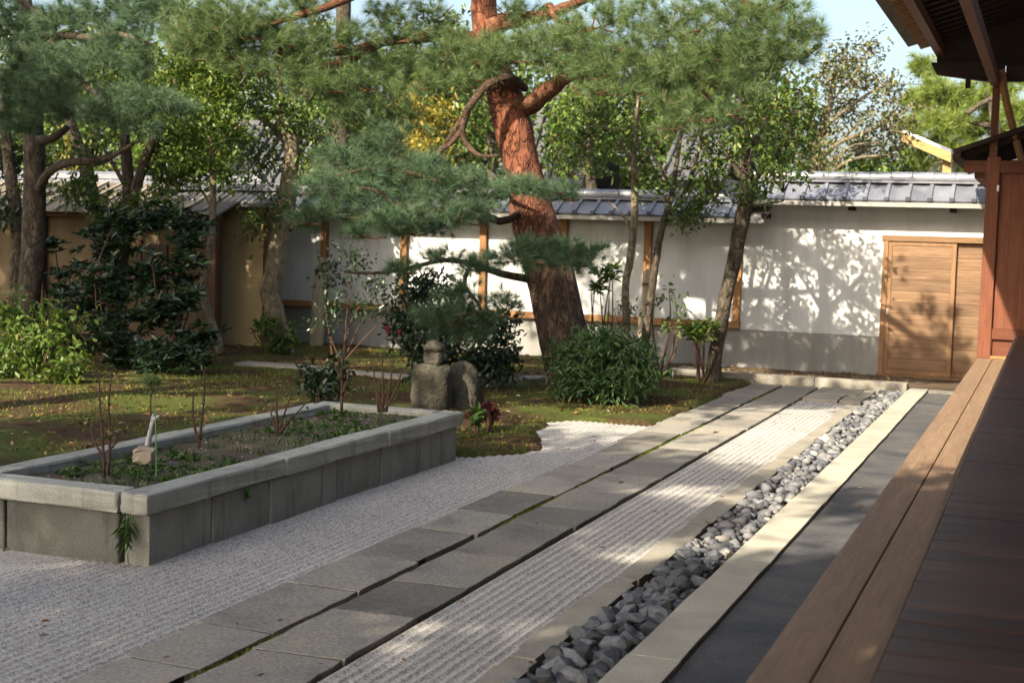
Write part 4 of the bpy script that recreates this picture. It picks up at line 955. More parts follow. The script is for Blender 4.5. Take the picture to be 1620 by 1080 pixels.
shrub('rhododendron', 'tall dark rhododendron with whorled leaves in front of the shed posts', gb(175, 575, 14.3),
      [(140, 480, 60, 50, 14.6), (170, 530, 60, 40, 14.3), (165, 400, 45, 60, 14.8), (185, 450, 45, 50, 14.4), (205, 560, 60, 35, 14), (210, 360, 55, 30, 14.8), (170, 345, 40, 25, 14.8), (240, 345, 40, 22, 14.8)], M_leafd, .15, .3, 270, 9, .1, 1, seed=52, whorl=True)
shrub('rhododendron', 'broad dark rhododendron beside the thin pale trunk, lower and rounder than its neighbour', gb(270, 580, 13.9),
      [(260, 500, 60, 45, 14.1), (300, 560, 55, 40, 13.8), (250, 570, 60, 38, 13.7), (240, 430, 50, 45, 14.4), (290, 430, 40, 40, 14.5), (300, 380, 40, 30, 14.7), (330, 530, 25, 25, 13.9), (265, 350, 45, 25, 14.8), (310, 350, 30, 20, 14.9), (300, 480, 35, 35, 14.2), (225, 500, 40, 35, 14)], M_leafd, .15, .3, 260, 9, .1, 1, seed=53, whorl=True)
shrub('rhododendron', 'sparse upright rhododendron with a few drooping whorls before the tan wall', gb(118, 565, 15.0),
      [(85, 390, 25, 12, 15.2), (108, 435, 35, 18, 15.2), (130, 445, 20, 12, 15.1), (118, 490, 45, 30, 15), (105, 530, 40, 25, 14.8), (140, 545, 30, 20, 14.8), (90, 460, 30, 15, 15)], M_leafd, .16, .25, 160, 8, .1, 2, seed=54, whorl=True)
shrub('evergreen_shrub', 'small bright evergreen hugging the foot of the knotted tree', gb(430, 562, 16.7), [(425, 520, 24, 24, 16.7), (435, 545, 30, 22, 16.6), (455, 530, 14, 18, 16.6)], M_leaf, .12, .4, 240, 10, .1, 4, seed=55)
shrub('camellia', 'dark camellia with a few red flowers behind the stacked stone figure', gb(700, 610, 14.4),
      [(650, 480, 45, 40, 14.6), (700, 520, 60, 45, 14.4), (640, 530, 40, 40, 14.4), (760, 560, 55, 40, 14.3), (690, 570, 60, 32, 14.2), (800, 575, 35, 28, 14.3), (790, 520, 40, 35, 14.6), (680, 450, 50, 22, 14.8)], M_leafd, .085, .5, 420, 12, .12, 3, seed=56)
shrub('bamboo_grass', 'rounded clump of fresh green bamboo grass at the foot of the red pine', gb(955, 628, 14.1),
      [(920, 560, 55, 38, 14.1), (980, 560, 55, 38, 14.1), (950, 600, 75, 38, 13.9), (1010, 590, 38, 38, 14), (900, 600, 38, 30, 14), (960, 545, 50, 25, 14.3)], M_bamboo, .105, .2, 950, 10, .1, 6, seed=57, droop=.3)
shrub('low_shrub', 'small round dark shrub just behind the planter wall', gb(512, 628, 11.3), [(505, 590, 28, 26, 11.3), (520, 612, 30, 20, 11.2), (495, 610, 20, 20, 11.2), (535, 585, 12, 15, 11.3)], M_leafd, .085, .45, 300, 11, .1, 4, seed=58)
shrub('young_maple', 'airy many-stemmed sapling before the white wall between knotted tree and camellia', gb(540, 560, 16.0),
      [(520, 440, 30, 35, 16), (560, 410, 40, 30, 16), (590, 450, 35, 25, 16), (550, 480, 50, 20, 15.8), (605, 490, 30, 15, 15.8), (515, 500, 20, 25, 15.8)], M_leafd, .07, .5, 230, 9, .12, 1, seed=59, cat='sapling')
shrub('fatsia', 'single-stemmed plant with a star of long leaves against the wall right of the pine trunk', gb(957, 540, 16.3), [(957, 440, 18, 10, 16.3), (945, 455, 16, 10, 16.3), (965, 425, 12, 8, 16.3)], M_leaf, .125, .26, 260, 8, .05, 2, seed=60, whorl=True, cat='plant')
shrub('fatsia', 'long-leaved plant at the foot of the bare leaning trunk', gb(1112, 575, 16.6), [(1105, 535, 22, 16, 16.5), (1095, 520, 16, 10, 16.5), (1120, 515, 16, 10, 16.4)], M_leaf, .14, .2, 230, 8, .05, 2, seed=61, whorl=True, cat='plant')
shrub('wall_shrub', 'thin airy shrub with scattered leaves under the banded prop post', gb(1050, 560, 17.2), [(1050, 470, 40, 25, 17.2), (985, 490, 25, 25, 17.1), (1065, 500, 20, 25, 17.1)], M_leaf, .09, .35, 70, 7, .12, 3, seed=62)
fl = thing('camellia_flower', tuple(at(629, 522, 14.0)), 'cluster of red camellia blooms on the left side of the dark camellia', 'flowers')
b = np.vstack([at(629, 522, 14.0)+RNG.normal(size=(1, 3))*.015, at(612, 520, 14.0)+RNG.normal(size=(1, 3))*.01])
P = np.repeat(b, 16, 0)+RNG.normal(size=(32, 3))*.015
V, F = leafmesh(P, unit(32, RNG)+np.array([0, -.6, .2]), np.full(32, .034), np.full(32, .032), RNG); put('petals', V, F, M_flower, fl, kind='stuff')
shrub('crimson_plant', 'little crimson-leaved plant beside the right end of the planter', gb(765, 668, 11.2), [(758, 652, 16, 10, 11.2), (778, 650, 12, 8, 11.3)], M_redleaf, .06, .5, 500, 10, .06, 2, seed=63, cat='plant')
shrub('seedling', 'tiny bright green leafy seedling next to the crimson plant', gb(757, 665, 11.0), [(757, 656, 9, 9, 11.0)], M_grass, .07, .6, 900, 8, .04, 2, seed=64, cat='plant')

# bare stems standing in the planter
def stems(label, spec, Y, seed, tip=None):
    rng = np.random.default_rng(seed); p0 = at(*spec[0][0], Y)
    t = thing('bare_shrub', tuple(p0), label, 'shrub', 'bare shrubs growing in the planter')
    for pts in spec:
        V, F = limb(pts, Y, [5, 4.2, 3.2, 2], 6, .1, 3); put('stem', V, F, M_stem, t, smooth=True)
    e = []
    for pts in spec:
        for q in pts[1:]: e.append(at(*q, Y))
    e = np.array(e); e = np.repeat(e, 3, 0)+RNG.normal(size=(len(e)*3, 3))*.02
    V, F = leafmesh(e, unit(len(e), rng)+np.array([0, 0, .3]), rng.uniform(.03, .055, len(e)), rng.uniform(.012, .022, len(e)), rng); put('leaves', V, F, M_leafo, t, kind='stuff')
stems('pair of tall bare stems at the near left corner of the planter', [[(165, 755), (162, 690), (158, 640), (157, 590)], [(171, 752), (174, 690), (172, 640), (176, 588)], [(163, 720), (150, 700), (142, 672)], [(170, 715), (182, 700), (188, 680)]], 6.25, 71)
stems('tall bare stem forking above the planter soil, right of the propped driftwood', [[(315, 708), (316, 690), (322, 640), (323, 585)], [(314, 700), (308, 675), (305, 650), (306, 625)], [(316, 695), (319, 670), (318, 655)]], 7.35, 72)
stems('low fan of bare twigs in the middle of the planter', [[(440, 685), (432, 665), (428, 650)], [(441, 685), (448, 660), (462, 620)], [(443, 684), (458, 665), (482, 640)], [(439, 684), (438, 655), (437, 600)]], 8.35, 73)
stems('slim upright stem near the back edge of the planter', [[(540, 655), (541, 620), (541, 585), (545, 540)], [(541, 625), (550, 600), (552, 575)], [(541, 600), (533, 585), (528, 570)]], 9.2, 74)
stems('dense bundle of thin reddish stems at the far end of the planter', [[(600, 652), (595, 620), (590, 575)], [(606, 652), (606, 610), (604, 560)], [(611, 651), (616, 615), (622, 570)], [(603, 652), (600, 630), (585, 600)], [(608, 650), (625, 620), (638, 580)]], 9.35, 75)

# little scene on the soil: stone, driftwood, stake, pine seedling
pr = place('propped_stone', bevel_box('propped_stone', .115, .085, .085, M_pink, .014, .006, 2, 41, 2), tuple(at(229, 720, 6.72)), None, (.1, .12, .25))
tag(pr, 'small pinkish squared stone lying on the planter soil', 'stone')
MB_ = MB(); MB_.tube([at(234, 706, 6.78), at(236, 690, 6.78), at(240, 672, 6.78), at(243, 662, 6.78)], [.022, .015, .013, .012], 8, .25).tube([at(242, 664, 6.78), at(252, 658, 6.76)], [.012, .008], 6, .2, 1).tube([at(241, 664, 6.78), at(243, 655, 6.80)], [.011, .006], 6, .2, 1)
o = MB_.put('driftwood', M_drift, None, smooth=True, own=True); tag(o, 'bleached forked driftwood stub standing behind the pinkish stone', 'driftwood')
o = MB().tube([at(247, 755, 6.5), at(247, 700, 6.5), at(246, 650, 6.5)], [.0035, .0035, .003], 6, 0, 1).put('plant_stake', M_stake, None, own=True); tag(o, 'thin green plant stake stuck upright beside the driftwood', 'stake')
t = thing('pine_seedling', tuple(at(240, 690, 7.1)), 'feathery little pine seedling rising behind the driftwood stub', 'seedling')
MB().tube([at(240, 690, 7.1), at(238, 640, 7.1), at(240, 606, 7.1)], [.006, .005, .003], 5, .1, 2).put('stem', M_stem, t)
V, F = needle_pads([(240, 608, 14, 8, 7.1), (232, 600, 8, 6, 7.1), (250, 604, 9, 6, 7.1)], 3.0, .06, 20, .003); put('needles', V, F, M_needle, t, kind='stuff')

# weeds on planter soil and in the planter joints
n = 2600; P = np.column_stack([RNG.uniform(-5.14, -4.3, n), RNG.uniform(6.08, 9.74, n), np.full(n, .30)])
k = (wob(P[:, 0], P[:, 1], 3.1) > .1); P = P[k]
V1, F1 = blades(P, RNG.uniform(.025, .07, len(P)), RNG.uniform(.004, .009, len(P)), RNG, .8)
n = 420; Q = np.column_stack([RNG.uniform(-5.14, -4.3, n), RNG.uniform(6.08, 9.74, n), np.full(n, .325)]); Q = Q[wob(Q[:, 0], Q[:, 1], 2.3) > .0]; Q = np.repeat(Q, 7, 0)+RNG.normal(size=(len(Q)*7, 3))*.015*[1, 1, .2]
V2, F2 = leafmesh(Q, unit(len(Q), RNG)*[1, 1, .4]+[0, 0, .4], RNG.uniform(.025, .05, len(Q)), RNG.uniform(.012, .024, len(Q)), RNG)
o = put('weeds', V1, F1, M_grass, None, kind='stuff'); o['label'] = 'low grassy weeds sprouting from the planter soil'
o = put('weeds', V2, F2, M_grass, None, kind='stuff'); o['label'] = 'small leafy weeds spread over the planter soil'
for i, (px, py, x, y, z, n, lab, h) in enumerate(((203, 835, None, 5.915, None, 60, 'tuft of grass growing from the corner joint of the planter', .13), (393, 778, -4.125, None, None, 50, 'small fern tuft hanging under the planter cap on the long side', .06), (8, 870, None, 5.91, None, 40, 'weed tuft at the gravel line by the left joint of the planter', .07))):
    c = at(px, py, y) if y else None
    if c is None:
        d = FW+RT*(px-PW/2)/FPX-UP*(py-PH/2)/FPX; c = np.array([0, 0, H])+d*(x/d[0])
    t_ = np.repeat(c[None], n, 0)+RNG.normal(size=(n, 3))*[.008, .006, .045 if i == 0 else .015]
    D = unit(n, RNG)*.35+np.array([.05, -.25, -.6 if i else -.35])
    V, F = leafmesh(t_, D, RNG.uniform(.4, .9, n)*h, np.full(n, .008), RNG, .1)
    o = put('grass_tuft', V, F, M_grass, None, own=True); tag(o, lab, 'grass tuft', 'tufts growing on the planter')
# pale crumbs and small stones on the soil
n = 220; C = np.column_stack([RNG.uniform(-5.12, -4.32, n), RNG.uniform(6.1, 9.7, n), RNG.uniform(.322, .332, n)])
Vb, Fb = lowd[1]; VV = (Vb[None]*RNG.uniform(.003, .008, (n, 1, 1))+C[:, None]).reshape(-1, 3); FF = (Fb[None]+(np.arange(n)*len(Vb))[:, None, None]).reshape(-1, 3)
put('soil_stones', VV, FF, M_pale, pl, kind='stuff')

# ---------------------------------------------------------------- stacked stone figure and rock
sf = thing('stone_figure', tuple(atz(683, 655)), 'weathered stone figure with two stacked head stones behind the planter', 'statue')
def prof_rock(cx, cy, z0, prof, sx, sy, seed):
    """lumpy upright stone: stacked rings"""
    rg = np.random.default_rng(seed); n = 22; V = []; ph = rg.uniform(0, 6.28, 6)
    a = np.linspace(0, 2*np.pi, n, endpoint=False)
    zs = [p[0] for p in prof]; rs = [p[1] for p in prof]; zz = np.linspace(zs[0], zs[-1], 18); rr = np.interp(zz, zs, rs)
    for i, (z, r) in enumerate(zip(zz, rr)):
        k = 1+.06*np.sin(2*a+ph[0]+z*5)+.05*np.sin(3*a+ph[1]-z*9)+.04*np.sin(5*a+ph[2]+z*14)+rg.uniform(-.022, .022, n)
        sq = (np.abs(np.cos(a))**3+np.abs(np.sin(a))**3)**(-1/3)
        V.append(np.column_stack([cx+np.cos(a)*sx*r*k*sq, cy+np.sin(a)*sy*r*k*sq, np.full(n, z0+z)+.008*np.sin(a*2+ph[3])]))
    V = np.vstack(V); F = [(i*n+j, i*n+(j+1) % n, (i+1)*n+(j+1) % n, (i+1)*n+j) for i in range(17) for j in range(n)]+[tuple(17*n+j for j in range(n))]
    return V, F
c = at(683, 640, 12.4); s = mpp(c)
V, F = prof_rock(c[0], c[1], 0, [(-.05, 1), (.1, 1.02), (.28, 1.0), (.40, .93), (.45, .80), (.475, .55), (.48, .2)], 33*s, 26*s, 1); put('body', V, F, M_rock, sf, smooth=True)
V, F = prof_rock(c[0]+.005, c[1], .462, [(0, .85), (.03, 1), (.08, 1), (.125, .9), (.135, .5)], 15*s, 14*s, 2); put('neck_stone', V, F, M_rock, sf, smooth=True)
V, F = prof_rock(c[0]+.012, c[1], .585, [(0, .8), (.03, 1.03), (.06, .97), (.095, .75), (.11, .3)], 15.5*s, 15*s, 3); put('head_stone', V, F, M_rock, sf, smooth=True)
c = at(731, 640, 12.8)
V, F = prof_rock(c[0], c[1], 0, [(-.05, 1.12), (.12, 1.06), (.28, .88), (.39, .68), (.46, .36), (.475, .1)], 31*s, 26*s, 5)
o = put('garden_rock', V, F, M_rock, None, smooth=True, own=True); tag(o, 'dark rounded boulder leaning against the right side of the stone figure', 'rock')
for i, (px, py, r, lab) in enumerate(((1085, 585, 14, 'small rock under the wall between banded prop post and leaning trunk'), (1060, 592, 9, 'smallest rock on the kerb edge left of the leaning trunk'))):
    c = at(px, py, 17.5); s_ = mpp(c)*r
    tag(place('garden_rock', rock_mesh('garden_rock', M_rock, 80+i, 3, (s_*1.3, s_, s_*.8), .2), tuple(c)), lab, 'rock')

# ---------------------------------------------------------------- litter and moss texture
n = 2600; x = RNG.uniform(-13.5, -3.5, n); y = RNG.uniform(6, 18.6, n); z = moss_h(x, y); k = (z > .012) & (wob(x, y, 1.9) > -.35); x, y, z = x[k], y[k], z[k]
D = unit(len(x), RNG)*[1, 1, .25]
V, F = leafmesh(np.column_stack([x, y, z+.006]), D, RNG.uniform(.03, .075, len(x)), RNG.uniform(.015, .035, len(x)), RNG)
o = put('fallen_leaves', V, F, M_litter, None, kind='stuff'); o['label'] = 'brown fallen leaves scattered over the moss'
n = 42000; x = RNG.uniform(-13.5, -3.4, n); y = RNG.uniform(6, 18.4, n); z = moss_h(x, y); k = (z > .0) & (wob(x, y, 1.1)+.4*wob(x, y, 4) > -.15); x, y, z = x[k], y[k], z[k]
V, F = blades(np.column_stack([x, y, z-.004]), RNG.uniform(.012, .035, len(x)), RNG.uniform(.006, .013, len(x)), RNG, .7)
M_mosst = leaf_mat('moss_tips', [(.05, .065, .013), (.10, .115, .02), (.16, .15, .035), (.09, .07, .025)], .8, .2, .1)
o = put('moss_tufts', V, F, M_mosst, None, kind='stuff'); o['label'] = 'short olive moss covering the garden floor'
n = 90; x = RNG.uniform(-4.1, -.75, n); y = RNG.uniform(4, 15, n)
V, F = leafmesh(np.column_stack([x, y, np.where(x > -1.28, .05, .03)]), unit(n, RNG)*[1, 1, .15], RNG.uniform(.02, .05, n), RNG.uniform(.008, .02, n), RNG)
o = put('stray_leaves', V, F, M_litter, None, kind='stuff'); o['label'] = 'a few stray dead leaves on gravel, path and eaves floor'
n = 260; x = RNG.uniform(-4.7, -1.6, n); y = RNG.uniform(17.45, 18.7, n)
V, F = leafmesh(np.column_stack([x, y, .075+RNG.uniform(0, .01, n)]), unit(n, RNG)*[1, 1, .2], RNG.uniform(.03, .07, n), RNG.uniform(.015, .03, n), RNG)
o = put('bed_leaves', V, F, M_litter, None, kind='stuff'); o['label'] = 'dry leaves along the foot of the white wall'

# ---------------------------------------------------------------- beyond the wall
def bgtree(name, label, px, Y, crown, mt_leaf, limbs=(), L=.14, dens=110, seed=0, W=.5, group='trees beyond the garden wall', mt=None, twn=3):
    c = at(px, 400, Y)
    limbs = [(p_, [q_*.72 for q_ in w_]) for p_, w_ in limbs]
    if not limbs: limbs = [([(px, 420), (px+4, 330), (px-4, 240), (px+3, 150), (px, 70)], [20, 18, 15, 10, 5])]
    return tree(name, label, (c[0], Y), limbs, [(*q, Y+(i % 3-1)*.8) for i, q in enumerate(crown)], mt or M_bark, mt_leaf, group, L, W, dens, 12, .22, twn, Y=Y, seed=seed)
bgtree('evergreen_tree', 'sunlit glossy green tree with crooked pale limb above the shed roof', 285, 21.5,
       [(290, 60, 80, 50), (250, 130, 60, 50), (330, 140, 70, 50), (290, 200, 70, 45), (230, 220, 50, 40), (350, 230, 50, 30), (280, 260, 70, 25)], M_leafl,
       [([(255, 330), (258, 250), (262, 190), (275, 135), (292, 100), (305, 85), (312, 60)], [16, 15, 14, 13, 13, 11, 5]), ([(262, 190), (300, 150), (330, 130)], [8, 6, 3])], dens=130, seed=81, mt=M_palebark)
bgtree('evergreen_tree', 'shaded round tree filling the gap behind the left pine trunks', 110, 23, [(60, 60, 80, 60), (140, 70, 80, 60), (40, 180, 70, 60), (130, 190, 80, 60), (190, 110, 60, 60), (90, 260, 90, 40)], M_leaf, dens=85, seed=82)
bgtree('yellowing_tree', 'yellow-leaved bush beyond the wall left of the red pine trunk', 665, 21, [(650, 170, 55, 35), (690, 190, 45, 40), (630, 215, 50, 30), (680, 240, 50, 30)], M_leafy, [([(672, 330), (670, 260), (668, 200)], [10, 8, 4])], dens=150, seed=83, L=.11)
bgtree('yellowing_tree', 'small yellow shrub peeping over the shed ridge', 112, 21, [(112, 240, 26, 18), (95, 270, 25, 14), (140, 268, 25, 14)], M_leafy, [([(112, 320), (112, 270), (112, 240)], [7, 6, 3])], dens=190, seed=84, L=.10)
bgtree('evergreen_tree', 'broad green tree behind the crown of the knotted tree', 540, 22.5, [(560, 130, 60, 60), (500, 70, 70, 40), (560, 230, 60, 50), (520, 280, 60, 35), (600, 290, 60, 30), (470, 200, 50, 50), (430, 110, 50, 40)], M_leaf, dens=95, seed=85)
bgtree('evergreen_tree', 'green tree directly behind the bend of the red pine', 780, 23, [(720, 120, 60, 60), (800, 150, 70, 60), (740, 230, 60, 45), (860, 110, 60, 50), (830, 250, 60, 40), (700, 50, 70, 40), (880, 210, 40, 50)], M_leaf, dens=80, seed=86)
bgtree('evergreen_tree', 'leafy tree between pine fork and slim saplings', 935, 22, [(920, 170, 60, 45), (980, 140, 60, 45), (950, 230, 60, 40), (1030, 190, 50, 40), (900, 250, 40, 30)], M_leafl, dens=70, seed=87)
bgtree('evergreen_tree', 'dense green tree behind the bushy crown at right', 1180, 21.5, [(1140, 130, 60, 40), (1200, 160, 70, 40), (1250, 190, 50, 50), (1190, 230, 50, 35), (1090, 170, 50, 35)], M_leaf, dens=85, seed=88)
bgtree('gnarled_tree', 'olive-brown gnarled tree with spreading bare limbs against the sky', 1310, 22.5,
       [(1340, 85, 40, 18), (1320, 120, 50, 25), (1380, 75, 18, 12), (1370, 125, 50, 20), (1410, 150, 35, 18), (1330, 170, 45, 20), (1400, 190, 50, 20), (1300, 200, 40, 25), (1360, 230, 60, 18), (1300, 250, 35, 25), (1420, 220, 30, 20)], M_leafo,
       [([(1292, 330), (1290, 280), (1293, 235), (1306, 195), (1315, 150), (1325, 110), (1335, 85)], [19, 17, 16, 13, 9, 6, 3]), ([(1296, 250), (1330, 225), (1380, 205), (1430, 178), (1440, 165)], [12, 11, 9, 6, 2]), ([(1306, 200), (1350, 165), (1390, 140), (1420, 135)], [10, 8, 6, 2]),
        ([(1318, 270), (1350, 252), (1400, 246), (1430, 250)], [9, 8, 6, 3]), ([(1315, 160), (1350, 120), (1375, 80)], [7, 5, 2]), ([(1330, 225), (1360, 190), (1380, 165)], [7, 5, 2]), ([(1300, 220), (1280, 180), (1285, 140)], [7, 5, 2]), ([(1310, 290), (1340, 235), (1400, 225)], [8, 6, 3]), ([(1400, 190), (1420, 170), (1425, 140)], [5, 4, 2])],
       dens=300, seed=89, L=.085, mt=M_palebark, twn=9)
t = thing('sunlit_pine', (at(1560, 400, 27)[0], 27, 0), 'bright yellow-green sunlit pine behind the eaves at upper right', 'tree', 'trees beyond the garden wall')
add_limb(t, 'trunk', [(1600, 420), (1585, 300), (1575, 200), (1560, 130), (1540, 60)], 27, [22, 20, 16, 10, 5], M_bark)
add_limb(t, 'bough', [(1588, 300), (1560, 260), (1510, 255), (1460, 262)], 26.8, [10, 9, 6, 3], M_bark); add_limb(t, 'bough', [(1530, 180), (1560, 160), (1590, 150)], 26.5, [9, 8, 5], M_bark); add_limb(t, 'bough', [(1575, 200), (1520, 190), (1450, 165)], 26.8, [9, 7, 3], M_bark)
V, F = needle_pads([(x_, y_, rx, ry, 27+random.uniform(-.8, .8)) for x_, y_, rx, ry in ((1460, 105, 22, 18), (1480, 145, 45, 22), (1450, 165, 25, 15), (1520, 160, 55, 22), (1580, 140, 40, 20), (1490, 195, 60, 22), (1560, 200, 55, 22), (1610, 180, 30, 25), (1470, 235, 45, 18), (1530, 240, 50, 18), (1600, 230, 35, 20), (1440, 205, 22, 14), (1510, 275, 40, 14), (1450, 262, 25, 12))], 1.3, .2, 30, .011)
put('crown', V, F, M_needley, t, kind='stuff')
shrub('hedge_shrub', 'dark round shrub just above the tall wall coping at right', gb(1390, 285, 23), [(1380, 262, 35, 16, 23), (1440, 268, 40, 14, 23), (1350, 275, 30, 12, 23)], M_leaf, .11, .5, 110, 11, .15, 3, seed=90)
t = thing('cedar_trunk', (at(541, 400, 22)[0], 22, 0), 'straight dark cedar trunk crossing the sky left of the red pine', 'tree', 'trees beyond the garden wall')
add_limb(t, 'trunk', [(530, 420), (536, 260), (541, 130), (543, 40), (545, -80), (546, -200)], 22, [30, 28, 26, 25, 22, 15], M_bark, sides=10)
V, F = leaf_cloud([blob(545, -110, 60, 60, 22), blob(550, -220, 50, 60, 22)], 260, .12, .4, 12, .2); put('crown', V, F, M_leaf, t, kind='stuff')
# far wood closing the view, uneven top
bl = []; ns = []
rg2 = np.random.default_rng(5)
for px in range(-120, 1420, 62):
    for py0, ry in ((300, 70), (210, 65), (130, 55)):
        if px > 1270 and py0 < 260: continue
        if py0 == 130 and rg2.uniform() < .35: continue
        b_ = blob(px+rg2.uniform(-25, 25), py0+rg2.uniform(-20, 20), 60, ry*rg2.uniform(.7, 1), 31+rg2.uniform(-2, 2)); bl.append(b_); ns.append(int(105*area(b_)))
V, F = leaf_cloud(bl, ns, .2, .5, 12, .35, rg2); o = put('far_wood', V, F, M_leaf, None, kind='stuff'); o['label'] = 'mass of green wood filling the background beyond the wall'
bl = [blob(px, 330, 60, 60, 30) for px in range(1250, 1700, 60)]
V, F = leaf_cloud(bl, 120, .2, .5, 12, .35, rg2); o = put('far_hedge', V, F, M_leaf, None, kind='stuff'); o['label'] = 'low far hedge showing above the tall wall'

# roofs beyond the wall
def far_roof(label, px0, px1, py0, py1, Y, mt, run=1.6):
    a, b_ = at(px0, py0, Y), at(px1, py0, Y); zb = at((px0+px1)/2, py1, Y-run)[2]
    t = thing('tiled_house', ((a[0]+b_[0])/2, Y, 0), label, 'house', 'houses beyond the garden wall')
    x0, x1 = a[0], b_[0]; zt = a[2]
    MB().hexa([(x0, Y-run, zb), (x1, Y-run, zb), (x1, Y, zt), (x0, Y, zt), (x0, Y-run, zb+.06), (x1, Y-run, zb+.06), (x1, Y, zt+.06), (x0, Y, zt+.06)]).put('roof', mt, t)
    MB().box(x0+.2, x1-.2, Y-run+.4, Y+2, 0, zb+.08).put('wall', M_mortar, t)
    MB().hexa([(x0, Y, zt), (x1, Y, zt), (x1, Y+run, zb), (x0, Y+run, zb), (x0, Y, zt+.06), (x1, Y, zt+.06), (x1, Y+run, zb+.06), (x0, Y+run, zb+.06)]).put('rear_roof', mt, t)
    MB().box(x0-.05, x1+.05, Y-.14, Y+.14, zt-.02, zt+.16).put('ridge', mt, t)
    b = MB(); n = int((x1-x0)/.24)
    for i in range(n+1):
        xx = x0+(x1-x0)*i/n; b.tube([(xx, Y-run-.02, zb+.07), (xx, Y-.1, zt+.07)], [.05, .05], 6, 0, 1)
    b.put('tile_rows', mt, t, smooth=True, kind='stuff')
far_roof('pale grey tiled roof showing behind the knotted tree', 345, 520, 203, 300, 27, M_faroof)
far_roof('pale ribbed tile roof glimpsed right of the saplings', 1085, 1180, 200, 285, 26, M_faroof)
far_roof('pale roof glimpsed beside the pine fork', 855, 960, 150, 300, 30, M_faroof)
far_roof('long low roof behind the shed ridge', 60, 300, 252, 300, 24, M_faroof)

# yellow gable beyond the wall at right
t = thing('yellow_lean_to', (at(1490, 300, 25)[0], 25, 0), 'sunlit yellow timber canopy with white sloping roof beyond the tall wall', 'canopy')
a, b_, c_ = at(1425, 208, 25), at(1488, 236, 25), at(1506, 243, 25)
def slope(p, q, t0, t1, y0, y1, name, mt):
    MB().hexa([(p[0], y0, p[2]+t0), (q[0], y0, q[2]+t0), (q[0], y1, q[2]+t0), (p[0], y1, p[2]+t0), (p[0], y0, p[2]+t1), (q[0], y0, q[2]+t1), (q[0], y1, q[2]+t1), (p[0], y1, p[2]+t1)]).put(name, mt, t)
slope(a, b_, .0, .05, 24.85, 26.2, 'roof_sheet', M_paper); slope(a, c_, -.16, -.005, 24.8, 24.9, 'barge_board', M_yellow); slope(b_, c_, 0, .06, 24.84, 26.2, 'gutter', M_tile)
p = at(1498, 270, 25); MB().box(p[0]-.07, p[0]+.07, 24.95, 25.09, 0, at(1498, 250, 25)[2]).put('post', M_yellow, t)
p, q = at(1465, 268, 27.5), at(1545, 272, 27.5); MB().box(p[0], p[0]+4.0, 27.5, 27.7, 0, at(1500, 250, 27.5)[2]).put('rear_wall', M_paper, t)
cb = MB().tube([at(1395, 130, 40), at(1430, 133, 40), at(1480, 133.5, 40), at(1620, 128, 40)], [.012]*4, 5, 0, 3).put('overhead_cable', M_dark, None, own=True); tag(cb, 'thin dark overhead cable crossing the sky below the eaves', 'cable')

# ---------------------------------------------------------------- unseen shade trees, placed and gapped to dapple the garden
SPOTS = [(-2.0, 14.1, 0, 1.1, 1.35), (-2.1, 11.3, 0, 1.0, .62), (-2.1, 9.3, 0, .9, .52), (-1.9, 7.6, 0, .85, .42), (-2.4, 5.55, 0, .7, .33), (-1.4, 16, 0, .6, 2.4), (-1.3, 12.6, 0, .6, 1.3), (-1.35, 10.4, 0, .5, .5), (-1.35, 8.3, 0, .55, 1.0),  # sunlit spots: crown clusters that would shade them are left out
         (-.55, 13.6, .6, .9, 2.6), (-.9, 8.6, 0, .4, .35), (-.8, 10.8, 0, .4, .4), (-8.0, 11.5, 0, .9, .4), (-9.3, 12.2, 0, .9, .4), (-7.2, 10.8, 0, .8, .35), (-10.5, 12.8, 0, .8, .4), (-9.2, 13.6, 0, .8, .4), (-8.4, 16.0, 0, .9, .5), (-10.0, 12.6, .7, .5, .5), (-3.4, 9.0, 0, .4, .25), (-11.2, 11.6, 0, .6, .3)]
def shade_tree(label, x, y, blobs, n, seed):
    rng = np.random.default_rng(seed); t = thing('shade_tree', (x, y, 0), label, 'tree', 'unseen trees placed to shade the garden')
    V, F = tube([(x, y, -.1), (x+.1, y, 2.5), (x-.1, y+.2, 5), (x, y+.1, 7.5)], [.24, .2, .15, .05], 10, .06, 4); put('trunk', V, F, M_bark, t, smooth=True)
    b = MB()
    for c, r in blobs:
        b.tube([(x, y+.1, 4.5), ((x+c[0])/2, (y+c[1])/2, (5+c[2])/2+.2), tuple(c)], [.09, .06, .02], 6, .06, 4)
    b.put('branch', M_bark, t, smooth=True)
    V, F = leaf_cloud(blobs, n, .2, .5, 14, .3, rng, .2, .6, SPOTS); put('crown', V, F, M_leaf, t, kind='stuff')
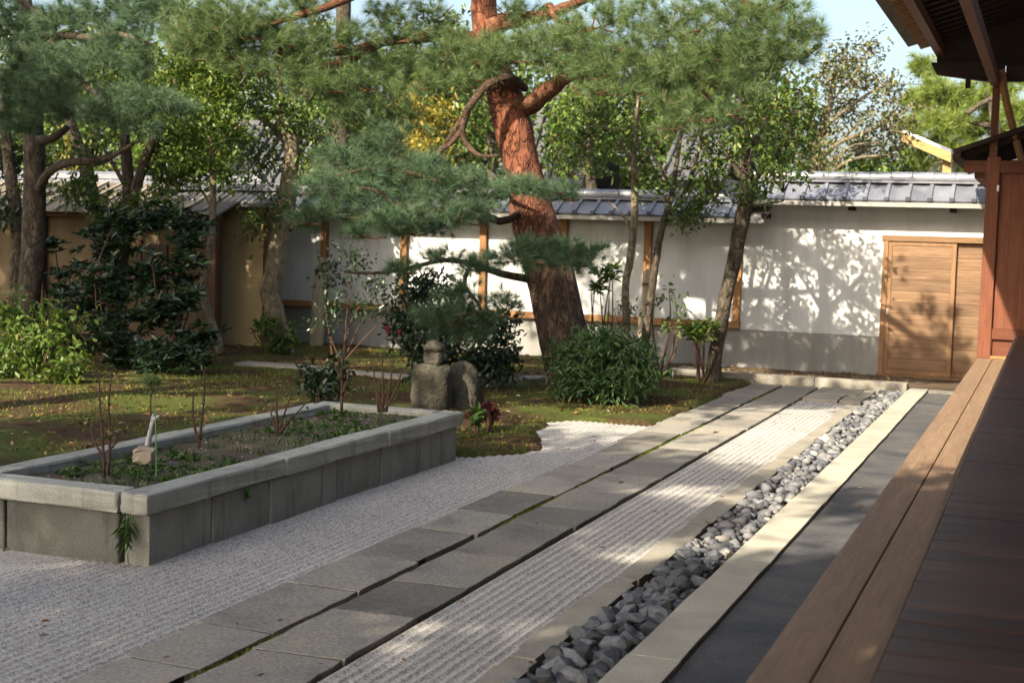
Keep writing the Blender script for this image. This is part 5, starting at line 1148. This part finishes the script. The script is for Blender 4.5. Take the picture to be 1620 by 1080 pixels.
shade_tree('unseen broadleaf tree left of the viewer, placed to shade the gravel', -8.6, -1.2, [((-7.4, -2.6, 7.2), (2.4, 2.4, 1.1)), ((-6.0, -.4, 7.4), (2.0, 2.2, 1.0)), ((-8.8, .6, 7.0), (2.2, 2.2, 1.1)), ((-5.6, -3.4, 6.8), (1.6, 2.4, .9)), ((-10.5, -2, 6.8), (2, 2.2, 1.1)), ((-7.6, -5.2, 6.8), (2.2, 1.6, .9)), ((-5.2, -5.6, 6.6), (1.4, 1.4, .8))], 300, 91)
shade_tree('unseen broadleaf tree behind the viewer, placed to shade the deck edge', -4.0, -5.6, [((-3.6, -4.2, 6.6), (1.5, 2.2, .9)), ((-3.4, -2.2, 6.2), (1.1, 1.8, .8)), ((-4.4, -.6, 6.6), (1.0, 1.6, .8))], 260, 92)
shade_tree('unseen broadleaf tree left of the garden, placed to shade the shed', -14.5, 3.6, [((-13.2, 5.4, 7.2), (2.0, 2.0, 1.0)), ((-15.4, 6.6, 7.0), (2.0, 2.4, 1.0)), ((-10.9, 4.7, 7.2), (1.8, 1.7, .9)), ((-9.2, 5.0, 6.6), (1.2, 1.4, .7)), ((-12.6, 7.4, 6.6), (1.4, 1.3, .8)), ((-17, 4.5, 6.6), (2, 2.4, 1)), ((-16.2, 8.9, 7.0), (2.2, 1.7, 1.0)), ((-13.6, 9.0, 6.4), (1.5, 1.2, .8))], 220, 93)
shade_tree('unseen broadleaf tree left of the planter, placed to shade the far end of the path', -10.4, 5.6, [((-6.0, 7.2, 6.4), (1.3, 1.2, .6)), ((-5.0, 6.0, 6.2), (.9, 1.2, .5)), ((-7.2, 6.0, 6.6), (1.2, 1.2, .6)), ((-4.9, 8.2, 6.0), (.9, .8, .5))], 130, 94)
tree('bushy_evergreen', 'bright bushy evergreen reaching over the shed ridge behind the forked tree', at(230, 400, 18.9)[[0, 1]], [([(228, 420), (232, 330), (236, 260), (230, 200)], [9, 8, 6, 3])],
     [(215, 260, 45, 24, 19), (270, 250, 50, 26, 19.2), (150, 270, 40, 20, 19), (310, 270, 35, 20, 19.2), (70, 265, 45, 20, 19.2)], M_bark, M_leafl, 'trees beyond the garden wall', L=.09, dens=200, Y=18.9, seed=95)
